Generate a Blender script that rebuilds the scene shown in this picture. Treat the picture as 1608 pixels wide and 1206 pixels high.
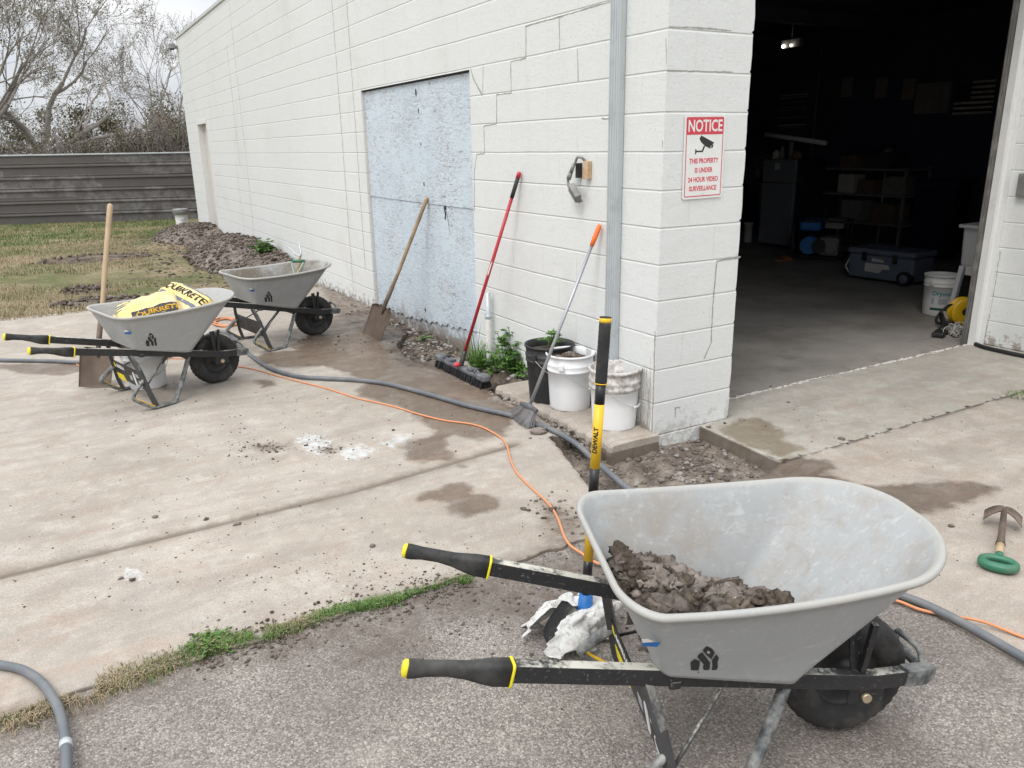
import bpy, bmesh, math, random
import numpy as np
from mathutils import Vector, Matrix, noise as mn

# ------------------------------------------------------------------ camera, sky, sun, exposure
S = bpy.context.scene
for o in list(bpy.data.objects): bpy.data.objects.remove(o)
R = math.radians
CAM = np.array([-2.90650589, -3.40612102, 1.67249698])
YAW, PITCH, ROLL, FPX = 0.519489308, -0.293380487, -0.0167201856, 1237.60759
def cam_axes():
    cy, sy, cp, sp = math.cos(YAW), math.sin(YAW), math.cos(PITCH), math.sin(PITCH)
    f = np.array([sy*cp, cy*cp, sp]); r = np.array([cy, -sy, 0]); u = np.cross(r, f)
    c, s = math.cos(ROLL), math.sin(ROLL)
    return r*c+u*s, u*c-r*s, f
CR, CU, CF = cam_axes()
cam = bpy.data.objects.new("camera", bpy.data.cameras.new("camera"))
S.collection.objects.link(cam)
cam.matrix_world = Matrix(((CR[0], CU[0], -CF[0], CAM[0]), (CR[1], CU[1], -CF[1], CAM[1]), (CR[2], CU[2], -CF[2], CAM[2]), (0, 0, 0, 1)))
cam.data.sensor_width = 36; cam.data.lens = FPX/1608*36
cam.data.clip_start = .05; cam.data.clip_end = 2000
S.camera = cam

SUN_EL, SUN_AZ = 56, -118            # azimuth from +Y towards +X
w = bpy.data.worlds.new("World"); S.world = w; w.use_nodes = True
nt = w.node_tree; nt.nodes.clear()
def N(t, typ, **kw):
    n = t.nodes.new(typ)
    for k, v in kw.items():
        if k.startswith('i_'):
            n.inputs[k[2:].replace('_', ' ')].default_value = v
        else: setattr(n, k, v)
    return n
sky = N(nt, 'ShaderNodeTexSky', sky_type='NISHITA', sun_disc=False, sun_elevation=R(SUN_EL), sun_rotation=R(SUN_AZ), air_density=1.0, dust_density=3.0)
hs = N(nt, 'ShaderNodeHueSaturation'); hs.inputs['Saturation'].default_value = .25; hs.inputs['Value'].default_value = 1.0
tc = N(nt, 'ShaderNodeTexCoord'); mp = N(nt, 'ShaderNodeMapping'); mp.inputs['Scale'].default_value = (1, 1, 2.6)
no = N(nt, 'ShaderNodeTexNoise'); no.inputs['Scale'].default_value = 3.2; no.inputs['Detail'].default_value = 7; no.inputs['Roughness'].default_value = .55
cr = N(nt, 'ShaderNodeValToRGB'); cr.color_ramp.elements[0].position = .34; cr.color_ramp.elements[1].position = .62
cr.color_ramp.elements[0].color = (7.2, 7.8, 8.7, 1); cr.color_ramp.elements[1].color = (10.2, 10.3, 10.4, 1)
mx = N(nt, 'ShaderNodeMix', data_type='RGBA'); mx.inputs['Factor'].default_value = .92
bg = N(nt, 'ShaderNodeBackground'); bg.inputs['Strength'].default_value = .125
wo = N(nt, 'ShaderNodeOutputWorld')
L = nt.links.new
L(sky.outputs[0], hs.inputs['Color']); L(tc.outputs['Generated'], mp.inputs[0]); L(mp.outputs[0], no.inputs['Vector'])
L(no.outputs[0], cr.inputs[0]); sx = N(nt, 'ShaderNodeSeparateXYZ'); L(tc.outputs['Generated'], sx.inputs[0])
zm = N(nt, 'ShaderNodeMapRange'); zm.inputs['From Min'].default_value = 0; zm.inputs['From Max'].default_value = 1; zm.inputs['To Min'].default_value = .44; zm.inputs['To Max'].default_value = 1.45
L(sx.outputs[2], zm.inputs['Value']); vm = N(nt, 'ShaderNodeVectorMath', operation='SCALE'); L(cr.outputs[0], vm.inputs[0]); L(zm.outputs[0], vm.inputs['Scale'])
L(hs.outputs[0], mx.inputs[6]); L(vm.outputs[0], mx.inputs[7]); L(mx.outputs[2], bg.inputs[0]); L(bg.outputs[0], wo.inputs[0])

sun = bpy.data.objects.new("sun", bpy.data.lights.new("sun", 'SUN')); S.collection.objects.link(sun)
sun.data.energy = 1.1; sun.data.angle = R(22); sun.data.color = (1, .96, .9)
sd = Vector((math.sin(R(SUN_AZ))*math.cos(R(SUN_EL)), math.cos(R(SUN_AZ))*math.cos(R(SUN_EL)), math.sin(R(SUN_EL))))
sun.rotation_euler = sd.to_track_quat('Z', 'Y').to_euler()
sun.location = (0, 0, 12)
S.view_settings.view_transform = 'Standard'; S.view_settings.look = 'None'
S.view_settings.exposure = 0.5; S.view_settings.gamma = 1
S.render.engine = 'CYCLES'

# ------------------------------------------------------------------ pixel -> place on the ground / a wall plane
def ray(x, y): return CF*FPX+CR*(x-804)-CU*(y-603)
def G(x, y, z=0.0): d = ray(x, y); q = CAM+d*((z-CAM[2])/d[2]); return Vector(q)
def PX(x, y, X=0.0): d = ray(x, y); q = CAM+d*((X-CAM[0])/d[0]); return Vector(q)
def PY(x, y, Y=0.0): d = ray(x, y); q = CAM+d*((Y-CAM[1])/d[1]); return Vector(q)

# ------------------------------------------------------------------ noise in numpy
def vn(x, y, seed=0):
    x = np.asarray(x, float); y = np.asarray(y, float)
    xi = np.floor(x).astype(np.int64); yi = np.floor(y).astype(np.int64); fx = x-xi; fy = y-yi
    fx = fx*fx*(3-2*fx); fy = fy*fy*(3-2*fy)
    def h(a, b):
        n = (a*374761393+b*668265263+seed*1442695041) & 0xffffffff
        n = ((n ^ (n >> 13))*1274126177) & 0xffffffff
        return ((n ^ (n >> 16)) & 0xffff)/65535.0
    return (h(xi, yi)*(1-fx)+h(xi+1, yi)*fx)*(1-fy)+(h(xi, yi+1)*(1-fx)+h(xi+1, yi+1)*fx)*fy
def fbm(x, y, sc, oct=4, seed=0):
    s = 0; a = 1; t = 0
    for k in range(oct):
        s = s+a*vn(np.asarray(x)*sc, np.asarray(y)*sc, seed+k*17); t += a; a *= .5; sc *= 2.03
    return s/t-.5

# ------------------------------------------------------------------ materials
MATS = {}
class T:
    """small wrapper round a node tree"""
    def __init__(s, name):
        m = bpy.data.materials.new(name); m.use_nodes = True; s.m = m; s.t = m.node_tree
        s.b = s.t.nodes['Principled BSDF']; s.co = s.t.nodes.new('ShaderNodeTexCoord')
        MATS[name] = m
    def n(s, typ, **kw): return N(s.t, typ, **kw)
    def l(s, a, b): s.t.links.new(a, b)
    def obj(s): return s.co.outputs['Object']
    def mapping(s, vec, scale=(1, 1, 1), loc=(0, 0, 0), rot=(0, 0, 0)):
        n = s.n('ShaderNodeMapping'); n.inputs['Scale'].default_value = scale; n.inputs['Location'].default_value = loc; n.inputs['Rotation'].default_value = rot
        s.l(vec, n.inputs[0]); return n.outputs[0]
    def noise(s, sc=5, det=4, rough=.55, vec=None, dist=0):
        n = s.n('ShaderNodeTexNoise'); n.inputs['Scale'].default_value = sc; n.inputs['Detail'].default_value = det; n.inputs['Roughness'].default_value = rough; n.inputs['Distortion'].default_value = dist
        s.l(vec if vec else s.obj(), n.inputs['Vector']); return n.outputs[0]
    def voro(s, sc=5, vec=None, feat='F1', out='Distance'):
        n = s.n('ShaderNodeTexVoronoi', feature=feat); n.inputs['Scale'].default_value = sc
        s.l(vec if vec else s.obj(), n.inputs['Vector']); return n.outputs[out]
    def ramp(s, fac, *st, interp='LINEAR'):
        n = s.n('ShaderNodeValToRGB'); r = n.color_ramp; r.interpolation = interp
        while len(r.elements) < len(st): r.elements.new(.5)
        for e, (p, c) in zip(r.elements, st):
            e.position = p; e.color = (c, c, c, 1) if isinstance(c, (int, float)) else (*c, 1)
        s.l(fac, n.inputs[0]); return n.outputs[0]
    def mix(s, fac, a, b, mode='MIX'):
        n = s.n('ShaderNodeMix', data_type='RGBA', blend_type=mode)
        for i, v in ((0, fac), (6, a), (7, b)):
            if isinstance(v, (int, float)): n.inputs[i].default_value = v if i == 0 else (v, v, v, 1)
            elif isinstance(v, tuple): n.inputs[i].default_value = (*v, 1)
            else: s.l(v, n.inputs[i])
        return n.outputs[2]
    def math(s, op, a, b=0.0, c=None, clamp=False):
        n = s.n('ShaderNodeMath', operation=op, use_clamp=clamp)
        for i, v in enumerate((a, b) if c is None else (a, b, c)):
            if isinstance(v, (int, float)): n.inputs[i].default_value = v
            else: s.l(v, n.inputs[i])
        return n.outputs[0]
    def sep(s, vec=None):
        n = s.n('ShaderNodeSeparateXYZ'); s.l(vec if vec else s.obj(), n.inputs[0]); return n.outputs
    def comb(s, x, y, z=0.0):
        n = s.n('ShaderNodeCombineXYZ')
        for i, v in enumerate((x, y, z)):
            if isinstance(v, (int, float)): n.inputs[i].default_value = v
            else: s.l(v, n.inputs[i])
        return n.outputs[0]
    def attr(s, name):
        n = s.n('ShaderNodeAttribute', attribute_name=name); return n.outputs['Fac']
    def bump(s, h, st=.3, dist=.01, prev=None):
        n = s.n('ShaderNodeBump'); n.inputs['Strength'].default_value = st; n.inputs['Distance'].default_value = dist
        s.l(h, n.inputs['Height'])
        if prev: s.l(prev, n.inputs['Normal'])
        return n.outputs[0]
    def fin(s, col=None, rough=None, nrm=None, metal=None, spec=None):
        for v, k in ((col, 'Base Color'), (rough, 'Roughness'), (metal, 'Metallic'), (spec, 'Specular IOR Level')):
            if v is None: continue
            if isinstance(v, tuple): s.b.inputs[k].default_value = (*v, 1)
            elif isinstance(v, (int, float)): s.b.inputs[k].default_value = v
            else: s.l(v, s.b.inputs[k])
        if nrm: s.l(nrm, s.b.inputs['Normal'])
        return s.m

def simple(name, col, rough=.6, var=.25, sc=12, metal=0, bump=.15, dirt=None, dirt_amt=.4, dirt_sc=6, bsc=None, spec=.5):
    """one colour with uneven tone, fine bump and optional dirt blotches"""
    t = T(name); n1 = t.noise(sc, 5)
    c = t.mix(n1, tuple(max(0, v*(1-var)) for v in col), tuple(min(1, v*(1+var)) for v in col))
    if dirt:
        d = t.ramp(t.noise(dirt_sc, 8, .65), (.62-dirt_amt*.35, 0), (.72, 1)); c = t.mix(t.math('MULTIPLY', d, min(1, dirt_amt*1.6)), c, dirt)
    r = t.ramp(t.noise(sc*2.3, 4), (.3, max(.02, rough-.12)), (.7, min(1, rough+.12)))
    return t.fin(c, r, t.bump(t.noise(bsc or sc*8, 3), bump, .002), metal, spec)

def world_uv(t, axis):
    o = t.sep()
    return {'x': (o[0], o[2]), 'y': (o[1], o[2])}[axis]

def block_wall(name, axis, shift, splash=1.0, inner=False):
    t = T(name); u, z = world_uv(t, axis)
    u2 = t.math('ADD', u, shift)
    wob = t.noise(1.3, 2); wz = t.math('ADD', z, t.math('MULTIPLY', t.math('SUBTRACT', wob, .5), .010))
    wu = t.math('ADD', u2, t.math('MULTIPLY', t.math('SUBTRACT', t.noise(1.7, 2), .5), .012))
    v = t.comb(wu, wz)
    def brick(ms, sm):
        b = t.n('ShaderNodeTexBrick', offset=.5, offset_frequency=2); b.inputs['Scale'].default_value = 1
        b.inputs['Mortar Size'].default_value = ms; b.inputs['Mortar Smooth'].default_value = sm
        b.inputs['Brick Width'].default_value = .4064; b.inputs['Row Height'].default_value = .2032
        b.inputs['Color1'].default_value = (0, 0, 0, 1); b.inputs['Color2'].default_value = (1, 1, 1, 1); b.inputs['Mortar'].default_value = (.5, .5, .5, 1)
        t.l(v, b.inputs['Vector']); return b
    b1 = brick(.0065, .9); b2 = brick(.0022, .3)
    fr = t.math('FRACT', t.math('DIVIDE', wz, .2032)); dz = t.math('ABSOLUTE', t.math('SUBTRACT', t.math('FRACT', t.math('ADD', fr, .5)), .5))
    bed = t.ramp(dz, (.0, 1), (.018, .75), (.036, 0))
    # head joints are paint filled in places, bed joints mostly stay open
    keep = t.ramp(t.noise(1.9, 3), (.40, .15), (.62, .9))
    groove = t.math('MAXIMUM', t.math('MULTIPLY', b1.outputs['Fac'], t.math('MULTIPLY', keep, .55)), bed)
    line = t.math('MULTIPLY', t.math('MAXIMUM', t.math('MULTIPLY', b2.outputs['Fac'], t.math('MULTIPLY', keep, .6)), t.ramp(dz, (.0, .8), (.010, .5), (.02, 0))), t.ramp(t.noise(2.3, 5), (.36, .15), (.66, .95)))
    tone = t.mix(t.noise(.7, 4), (.64, .652, .642), (.715, .725, .71))
    tone = t.mix(t.math('MULTIPLY', b1.outputs['Color'], .35), tone, (.675, .685, .67))
    col = t.mix(t.math('MULTIPLY', line, .34), tone, (.34, .33, .30))
    # faint run marks from above
    st = t.noise(1, 4, .6, t.comb(t.math('MULTIPLY', u, 9), t.math('MULTIPLY', z, .7)))
    col = t.mix(t.math('MULTIPLY', t.ramp(st, (.56, 0), (.8, 1)), .22), col, (.52, .49, .45))
    # dirt thrown up from the ground: strongest at the foot, broken into splashes and specks
    low = t.math('SUBTRACT', 1.0, t.math('DIVIDE', z, .30), clamp=True)
    sp = t.math('MULTIPLY', t.ramp(t.math('ADD', t.noise(14, 9, .75), t.math('MULTIPLY', low, .20)), (.66, 0), (.72, 1)), low)
    col = t.mix(t.math('MULTIPLY', sp, .8*splash, clamp=True), col, (.20, .15, .11))
    vo = t.voro(26); spk = t.ramp(t.math('ADD', vo, t.math('MULTIPLY', t.math('SUBTRACT', 1.0, low), .20)), (.10, 1), (.15, 0))
    col = t.mix(t.math('MULTIPLY', spk, t.math('MULTIPLY', low, .9*splash), clamp=True), col, (.10, .08, .065))
    chips = t.ramp(t.noise(38, 3, .6), (.765, 0), (.79, 1))
    col = t.mix(t.math('MULTIPLY', chips, .5), col, (.33, .32, .30))
    pit = t.ramp(t.noise(60, 4, .7), (.30, 0), (.42, 1)); h = t.math('SUBTRACT', t.math('ADD', t.math('MULTIPLY', t.noise(75, 5, .65), .45), t.math('MULTIPLY', pit, .35)), groove)
    col = t.mix(t.math('MULTIPLY', t.ramp(t.noise(.9, 7, .72, None, .5), (.52, 0), (.70, 1)), .26), col, (.53, .49, .45))
    nr = t.bump(h, .65, .007); nr = t.bump(t.noise(11, 4), .18, .02, nr)
    return t.fin(col, .72, nr, spec=.3)

def concrete(name, c1, c2, wetcol):
    t = T(name)
    big = t.noise(.9, 5, .6); mid = t.noise(5, 6, .65); fine = t.noise(60, 4, .7)
    c = t.mix(t.ramp(big, (.35, 0), (.68, 1)), c1, c2)
    st = t.noise(1, 5, .6, t.mapping(t.obj(), (1.2, 6, 1), rot=(0, 0, .15)), .8)
    c = t.mix(t.math('MULTIPLY', t.ramp(st, (.45, 0), (.66, 1)), .40), c, tuple(v*.62 for v in c1))
    c = t.mix(t.math('MULTIPLY', t.ramp(mid, (.38, 1), (.52, 0)), .34), c, (.27, .20, .155))
    c = t.mix(t.math('MULTIPLY', t.ramp(t.noise(2.2, 6, .7), (.58, 0), (.70, 1)), .45), c, (.55, .51, .46))
    c = t.mix(t.math('MULTIPLY', t.ramp(fine, (.3, 1), (.5, 0)), .25), c, (.16, .13, .11))
    # darker specks of trodden-in earth
    spk = t.ramp(t.voro(30, feat='F1'), (.07, 1), (.10, 0)); gate = t.ramp(t.noise(1.7, 4), (.50, 0), (.66, 1))
    c = t.mix(t.math('MULTIPLY', spk, t.math('MULTIPLY', gate, .85)), c, (.07, .05, .04))
    sp2 = t.ramp(t.voro(11), (.045, 1), (.07, 0)); c = t.mix(t.math('MULTIPLY', sp2, t.math('MULTIPLY', t.ramp(t.noise(2.4, 4), (.46, 0), (.60, 1)), .8)), c, (.09, .07, .055))
    gr = t.noise(150, 3, .8); c = t.mix(t.ramp(gr, (.36, .42), (.5, 0)), c, (.20, .165, .135)); c = t.mix(t.ramp(gr, (.52, 0), (.68, .40)), c, (.62, .58, .52))
    c = t.mix(t.math('MULTIPLY', t.ramp(t.noise(9, 8, .78), (.50, 0), (.64, 1)), .26), c, (.58, .55, .505))
    # mask fields: 'wet', 'mud', 'pale' are signed distances (m), positive inside
    def mask(a, wob, sc, edge):
        s = t.math('ADD', t.attr(a), t.math('MULTIPLY', t.math('SUBTRACT', t.noise(sc, 6, .62), .5), wob))
        return t.ramp(t.math('MULTIPLY_ADD', s, 1.0/edge, .5), (0, 0), (1, 1))
    wet = mask('wet', .20, 9, .05); mud = mask('mud', .26, 7, .09); pale = mask('pale', .22, 15, .03); crk = t.attr('groove')
    c = t.mix(t.math('MULTIPLY', pale, t.ramp(t.noise(22, 7, .75), (.40, .05), (.56, .8))), c, (.54, .56, .565))
    mudc = t.mix(t.noise(25, 5), (.085, .062, .046), (.17, .128, .10))
    c = t.mix(t.math('MULTIPLY', mud, t.ramp(t.noise(16, 6, .7), (.35, .35), (.6, .95))), c, mudc)
    wc = t.mix(1.0, c, wetcol, 'MULTIPLY')
    c = t.mix(wet, c, wc)
    rust = t.ramp(t.noise(1, 6, .7, t.mapping(t.obj(), (.9, 3.2, 1), rot=(0, 0, .35)), 1.5), (.54, 0), (.70, 1)); c = t.mix(t.math('MULTIPLY', rust, .30), c, (.34, .22, .16))
    gl = t.ramp(t.noise(3.1, 8, .75, None, .6), (.50, 0), (.60, 1)); c = t.mix(t.math('MULTIPLY', gl, .34), c, (.27, .245, .215))
    zc = t.sep()[2]; side = t.math('MULTIPLY', t.math('SUBTRACT', -.0045, zc), 180.0, clamp=True)
    c = t.mix(t.math('MULTIPLY', side, t.ramp(t.noise(9, 6, .7), (.3, .75), (.6, 1))), c, t.mix(t.noise(14, 5), (.085, .065, .05), (.20, .165, .13)))
    jn = t.math('MULTIPLY', t.attr('joint'), t.ramp(t.noise(11, 7, .7), (.36, .1), (.58, .95))); c = t.mix(jn, c, (.20, .165, .125))
    gro = t.math('MULTIPLY', crk, t.ramp(t.noise(7, 5, .7), (.3, .55), (.62, 1)))
    c = t.mix(gro, c, (.15, .12, .10))
    rough = t.mix(wet, .86, t.ramp(t.noise(8, 4), (.4, .36), (.7, .62)))
    h = t.math('ADD', t.math('MULTIPLY', fine, .35), t.math('MULTIPLY', mid, .5))
    nr = t.bump(h, .32, .006); 
    return t.fin(c, rough, nr, spec=.35)

def asphalt_mat():
    t = T('asphalt')
    vo = t.n('ShaderNodeTexVoronoi', feature='F1'); vo.inputs['Scale'].default_value = 150; vo.inputs['Randomness'].default_value = 1
    wv = t.mix(.03, t.obj(), t.n('ShaderNodeTexNoise').outputs[1]); t.l(t.obj(), vo.inputs['Vector'])
    g = t.sep(vo.outputs['Color'])[0]
    c = t.ramp(g, (0, (.15, .128, .112)), (.35, (.25, .216, .19)), (.62, (.345, .303, .27)), (.85, (.45, .405, .362)), (1, (.60, .55, .495)))
    edge = t.ramp(vo.outputs['Distance'], (.36, 0), (.62, 1)); c = t.mix(t.math('MULTIPLY', edge, .42), c, (.11, .095, .085))
    g2 = t.n('ShaderNodeTexVoronoi', feature='F1'); g2.inputs['Scale'].default_value = 270; t.l(t.obj(), g2.inputs['Vector'])
    c = t.mix(.35, c, t.ramp(t.sep(g2.outputs['Color'])[1], (.2, (.08, .07, .06)), (.9, (.40, .37, .33))))
    c = t.mix(t.math('MULTIPLY', t.ramp(t.noise(1.4, 5, .6), (.4, 1), (.62, 0)), .42), c, (.085, .07, .064))
    c = t.mix(t.math('MULTIPLY', t.ramp(t.noise(3.7, 6, .65), (.53, 0), (.68, 1)), .30), c, (.36, .32, .285))
    s = t.math('ADD', t.attr('mud'), t.math('MULTIPLY', t.math('SUBTRACT', t.noise(6, 6, .65), .5), .35))
    mud = t.ramp(t.math('MULTIPLY_ADD', s, 7.0, .5), (0, 0), (1, 1))
    c = t.mix(t.math('MULTIPLY', mud, t.ramp(t.noise(13, 7, .75), (.36, .25), (.58, .9))), c, t.mix(t.noise(45, 6, .75), (.045, .036, .030), (.20, .162, .135)))
    h = t.math('SUBTRACT', 1.0, vo.outputs['Distance'])
    nr = t.bump(h, .55, .006); nr = t.bump(t.noise(14, 5), .3, .02, nr)
    return t.fin(c, .85, nr, spec=.3)

def soil_mat(name, a=(.032, .026, .022), b=(.135, .11, .092), pale=(.33, .27, .21), pa=.25, sc=22):
    t = T(name); n1 = t.noise(sc, 7, .7); n2 = t.noise(sc*.23, 5, .6)
    c = t.mix(t.ramp(n1, (.33, 0), (.66, 1)), a, b)
    c = t.mix(t.math('MULTIPLY', t.ramp(n2, (.45, 0), (.65, 1)), pa*1.7), c, pale)
    c = t.mix(t.math('MULTIPLY', t.ramp(t.voro(sc*3.2), (.10, 1), (.16, 0)), .35), c, pale)
    nr = t.bump(n1, .9, .012); nr = t.bump(t.noise(sc*5, 4, .7), .6, .004, nr)
    return t.fin(c, .95, nr, spec=.2)

def tray_mat(name, dirt=(.30, .26, .21), amt=.3, streak=.3):
    t = T(name); o = t.sep()
    c = t.mix(t.noise(3, 4), (.315, .322, .322), (.365, .372, .371))
    sc = t.noise(1, 6, .7, t.mapping(t.obj(), (14, 60, 22), rot=(.3, .5, .8)), .6)
    c = t.mix(t.math('MULTIPLY', t.ramp(sc, (.57, 0), (.68, 1)), .40), c, (.55, .56, .56))
    run = t.noise(1, 4, .6, t.comb(t.math('MULTIPLY', o[0], 38), t.math('MULTIPLY', o[1], 38), t.math('MULTIPLY', o[2], 2.2)))
    c = t.mix(t.math('MULTIPLY', t.ramp(run, (.60, 0), (.76, 1)), streak), c, (.50, .48, .44))
    d = t.ramp(t.noise(5.5, 8, .68), (.60-.28*amt, 0), (.74-.12*amt, 1))
    inside = t.attr('inside')
    c = t.mix(t.math('MULTIPLY', d, t.math('MULTIPLY_ADD', inside, amt*1.2, amt*.25), clamp=True), c, dirt)
    sm_ = t.ramp(t.noise(1, 7, .75, t.mapping(t.obj(), (5, 9, 16), rot=(.2, -.6, .3)), 1.0), (.54, 0), (.68, 1)); c = t.mix(t.math('MULTIPLY', t.math('MULTIPLY', sm_, inside), .45), c, (.26, .215, .17))
    c = t.mix(t.math('MULTIPLY', t.ramp(t.noise(34, 5, .8), (.56, 0), (.66, 1)), .28), c, (.56, .56, .55))
    rim = t.attr('rim'); c = t.mix(t.math('MULTIPLY', rim, t.ramp(t.noise(13, 7, .7), (.35, .2), (.6, .8))), c, (.36, .345, .31))
    spk = t.ramp(t.voro(36), (.05, 1), (.075, 0)); c = t.mix(t.math('MULTIPLY', spk, t.ramp(t.noise(4, 3), (.5, 0), (.6, .8))), c, (.15, .12, .10))
    return t.fin(c, t.ramp(t.noise(9, 5), (.3, .42), (.7, .62)), t.bump(t.noise(55, 5), .18, .003), spec=.4)

def splat_black(name, base=(.012, .012, .013), amt=.5):
    """black painted steel, dried slurry on faces that point up, specks elsewhere"""
    t = T(name)
    g = t.n('ShaderNodeNewGeometry'); up = t.sep(g.outputs['Normal'])[2]
    n = t.noise(11, 8, .75); upm = t.ramp(up, (.4, 0), (.85, 1))
    big = t.ramp(t.math('ADD', n, t.math('MULTIPLY', t.noise(2.5, 3), .25)), (.60-.05*amt, 0), (.68, 1))
    c = t.mix(t.noise(30, 4), base, tuple(v*2.2+.006 for v in base))
    c = t.mix(t.math('MULTIPLY', t.ramp(t.noise(90, 4, .7), (.60, 0), (.70, 1)), .5*amt+.1), c, (.30, .31, .30))
    dust = t.ramp(t.noise(6, 6, .6), (.42, 0), (.7, 1)); c = t.mix(t.math('MULTIPLY', t.math('MULTIPLY', dust, upm), .45), c, (.16, .155, .145))
    c = t.mix(t.math('MULTIPLY', t.math('MULTIPLY', big, upm), amt*1.5, clamp=True), c, (.50, .485, .42))
    return t.fin(c, t.mix(t.math('MULTIPLY', big, upm), .38, .9), t.bump(n, .25, .003), spec=.45)

block_wall('blockwork_long', 'y', .2032, 1.0)
block_wall('blockwork_front', 'x', .0, .45)
concrete('concrete_beige', (.32, .28, .236), (.435, .39, .34), (.43, .365, .315))
concrete('concrete_grey', (.34, .322, .28), (.42, .398, .35), (.62, .56, .48))
concrete('concrete_tan', (.35, .30, .252), (.43, .38, .33), (.42, .375, .345))
asphalt_mat()
soil_mat('soil', (.026, .020, .016), (.12, .094, .074)); soil_mat('soil_dry', (.07, .057, .05), (.20, .168, .145), (.36, .31, .27), .32, 20)
soil_mat('soil_gravelly', (.055, .043, .035), (.20, .165, .135), (.37, .32, .27), .34, 30)
tray_mat('tray_grey', (.27, .22, .17), .40, .45); tray_mat('tray_muddy', (.17, .145, .11), .85, .8); tray_mat('tray_light', (.40, .385, .35), .42, .25)
splat_black('steel_black', amt=.75); splat_black('steel_black_dusty', (.03, .03, .032), .7)
simple('steel_grey_dirty', (.055, .06, .064), .5, .45, 14, dirt=(.33, .33, .31), dirt_amt=.65, dirt_sc=22)
simple('rubber', (.018, .018, .019), .75, .3, 20, dirt=(.10, .095, .085), dirt_amt=.45, dirt_sc=7)
simple('tyre_rubber', (.022, .021, .021), .7, .35, 12, dirt=(.15, .135, .115), dirt_amt=.35, dirt_sc=9)
simple('yellow_plastic', (.78, .66, .02), .5, .12, 20, dirt=(.3, .25, .1), dirt_amt=.2)
simple('yellow_paint', (.80, .48, .015), .42, .08, 9, bump=.05)
simple('black_plastic', (.014, .014, .015), .45, .3, 12, dirt=(.09, .085, .08), dirt_amt=.3)
simple('black_print', (.02, .02, .022), .6, .2, 14)
simple('white_print', (.72, .72, .70), .6, .1, 14)
simple('red_print', (.58, .045, .07), .55, .12, 8)
simple('blue_tape', (.02, .14, .42), .5, .15, 20)
t = T('white_bag'); n1 = t.noise(16, 5, .6, None, 2.5); cv = t.ramp(t.math('ABSOLUTE', t.math('SUBTRACT', n1, .5)), (.0, 1), (.06, 0))
c = t.mix(t.noise(9, 5), (.60, .595, .57), (.72, .715, .69)); c = t.mix(t.math('MULTIPLY', t.ramp(t.noise(6, 8, .7), (.48, 0), (.64, 1)), .7), c, (.28, .24, .20))
t.fin(c, .62, t.bump(t.math('ADD', t.math('MULTIPLY', cv, .5), n1), .5, .007), spec=.3)
simple('bolt_metal', (.55, .45, .32), .4, .2, 20, metal=.7)
simple('galvanized', (.50, .535, .55), .5, .12, 5, metal=.35, bump=.08, dirt=(.25, .27, .28), dirt_amt=.3)
simple('pvc_white', (.62, .62, .59), .5, .12, 10, dirt=(.30, .26, .22), dirt_amt=.45)
simple('bucket_white', (.78, .785, .79), .42, .05, 6, bump=.05, dirt=(.45, .41, .36), dirt_amt=.12, dirt_sc=9)
simple('bucket_dirty', (.70, .685, .65), .6, .12, 9, dirt=(.16, .12, .09), dirt_amt=.78, dirt_sc=24)
simple('bucket_black', (.02, .021, .022), .5, .3, 9, dirt=(.12, .11, .10), dirt_amt=.35)
simple('label_grey', (.45, .45, .48), .6, .3, 60, dirt=(.2, .2, .22), dirt_amt=.5, dirt_sc=90)
simple('wood_handle', (.34, .235, .13), .62, .2, 7, dirt=(.13, .10, .075), dirt_amt=.55, dirt_sc=4)
simple('wood_pale', (.42, .31, .19), .6, .18, 8, dirt=(.22, .16, .11), dirt_amt=.35, dirt_sc=5)
simple('rusty_steel', (.13, .095, .075), .65, .4, 16, metal=.4, dirt=(.22, .17, .13), dirt_amt=.6, dirt_sc=8)
simple('worn_blade', (.115, .085, .065), .6, .35, 10, metal=.35, dirt=(.20, .145, .105), dirt_amt=.55, dirt_sc=6)
simple('red_paint', (.42, .022, .035), .35, .12, 9, bump=.04)
simple('orange_plastic', (.85, .17, .03), .4, .08, 8)
simple('alu_pole', (.38, .39, .41), .4, .12, 8, metal=.5)
simple('grey_bristle', (.22, .21, .215), .8, .3, 40)
simple('black_bristle', (.012, .012, .014), .7, .3, 40)
simple('grey_broom', (.085, .09, .10), .6, .3, 30, dirt=(.25, .25, .26), dirt_amt=.5, dirt_sc=12)
simple('green_grip', (.03, .15, .085), .45, .15, 12, dirt=(.12, .14, .11), dirt_amt=.4)
simple('pale_green_grip', (.30, .36, .28), .55, .2, 12, dirt=(.3, .28, .22), dirt_amt=.5)
simple('hose_grey', (.115, .125, .14), .5, .15, 12, dirt=(.22, .215, .205), dirt_amt=.45, dirt_sc=5)
simple('hose_black', (.02, .02, .022), .5, .2, 12)
simple('cord_orange', (.66, .26, .115), .5, .12, 8, dirt=(.42, .24, .14), dirt_amt=.45, dirt_sc=4)
simple('metal_brown', (.095, .088, .086), .55, .15, 3)
simple('white_trim', (.72, .72, .70), .55, .08, 6, dirt=(.42, .38, .34), dirt_amt=.2)
simple('cream_trim', (.60, .565, .52), .6, .1, 6, dirt=(.3, .26, .22), dirt_amt=.3)
simple('mud_run', (.40, .355, .30), .9, .6, 30)
simple('dark_gap_shade', (.035, .03, .028), .9, .4, 20)  # dark gaps and holes, and the painted shadow line under the lintel
simple('crack_line', (.34, .33, .30), .9, .5, 20)
simple('box_grey', (.30, .30, .29), .5, .15, 14, metal=.4, dirt=(.12, .11, .1), dirt_amt=.4)
simple('box_rust', (.60, .50, .36), .7, .2, 10, dirt=(.42, .20, .06), dirt_amt=.85, dirt_sc=16)
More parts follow.
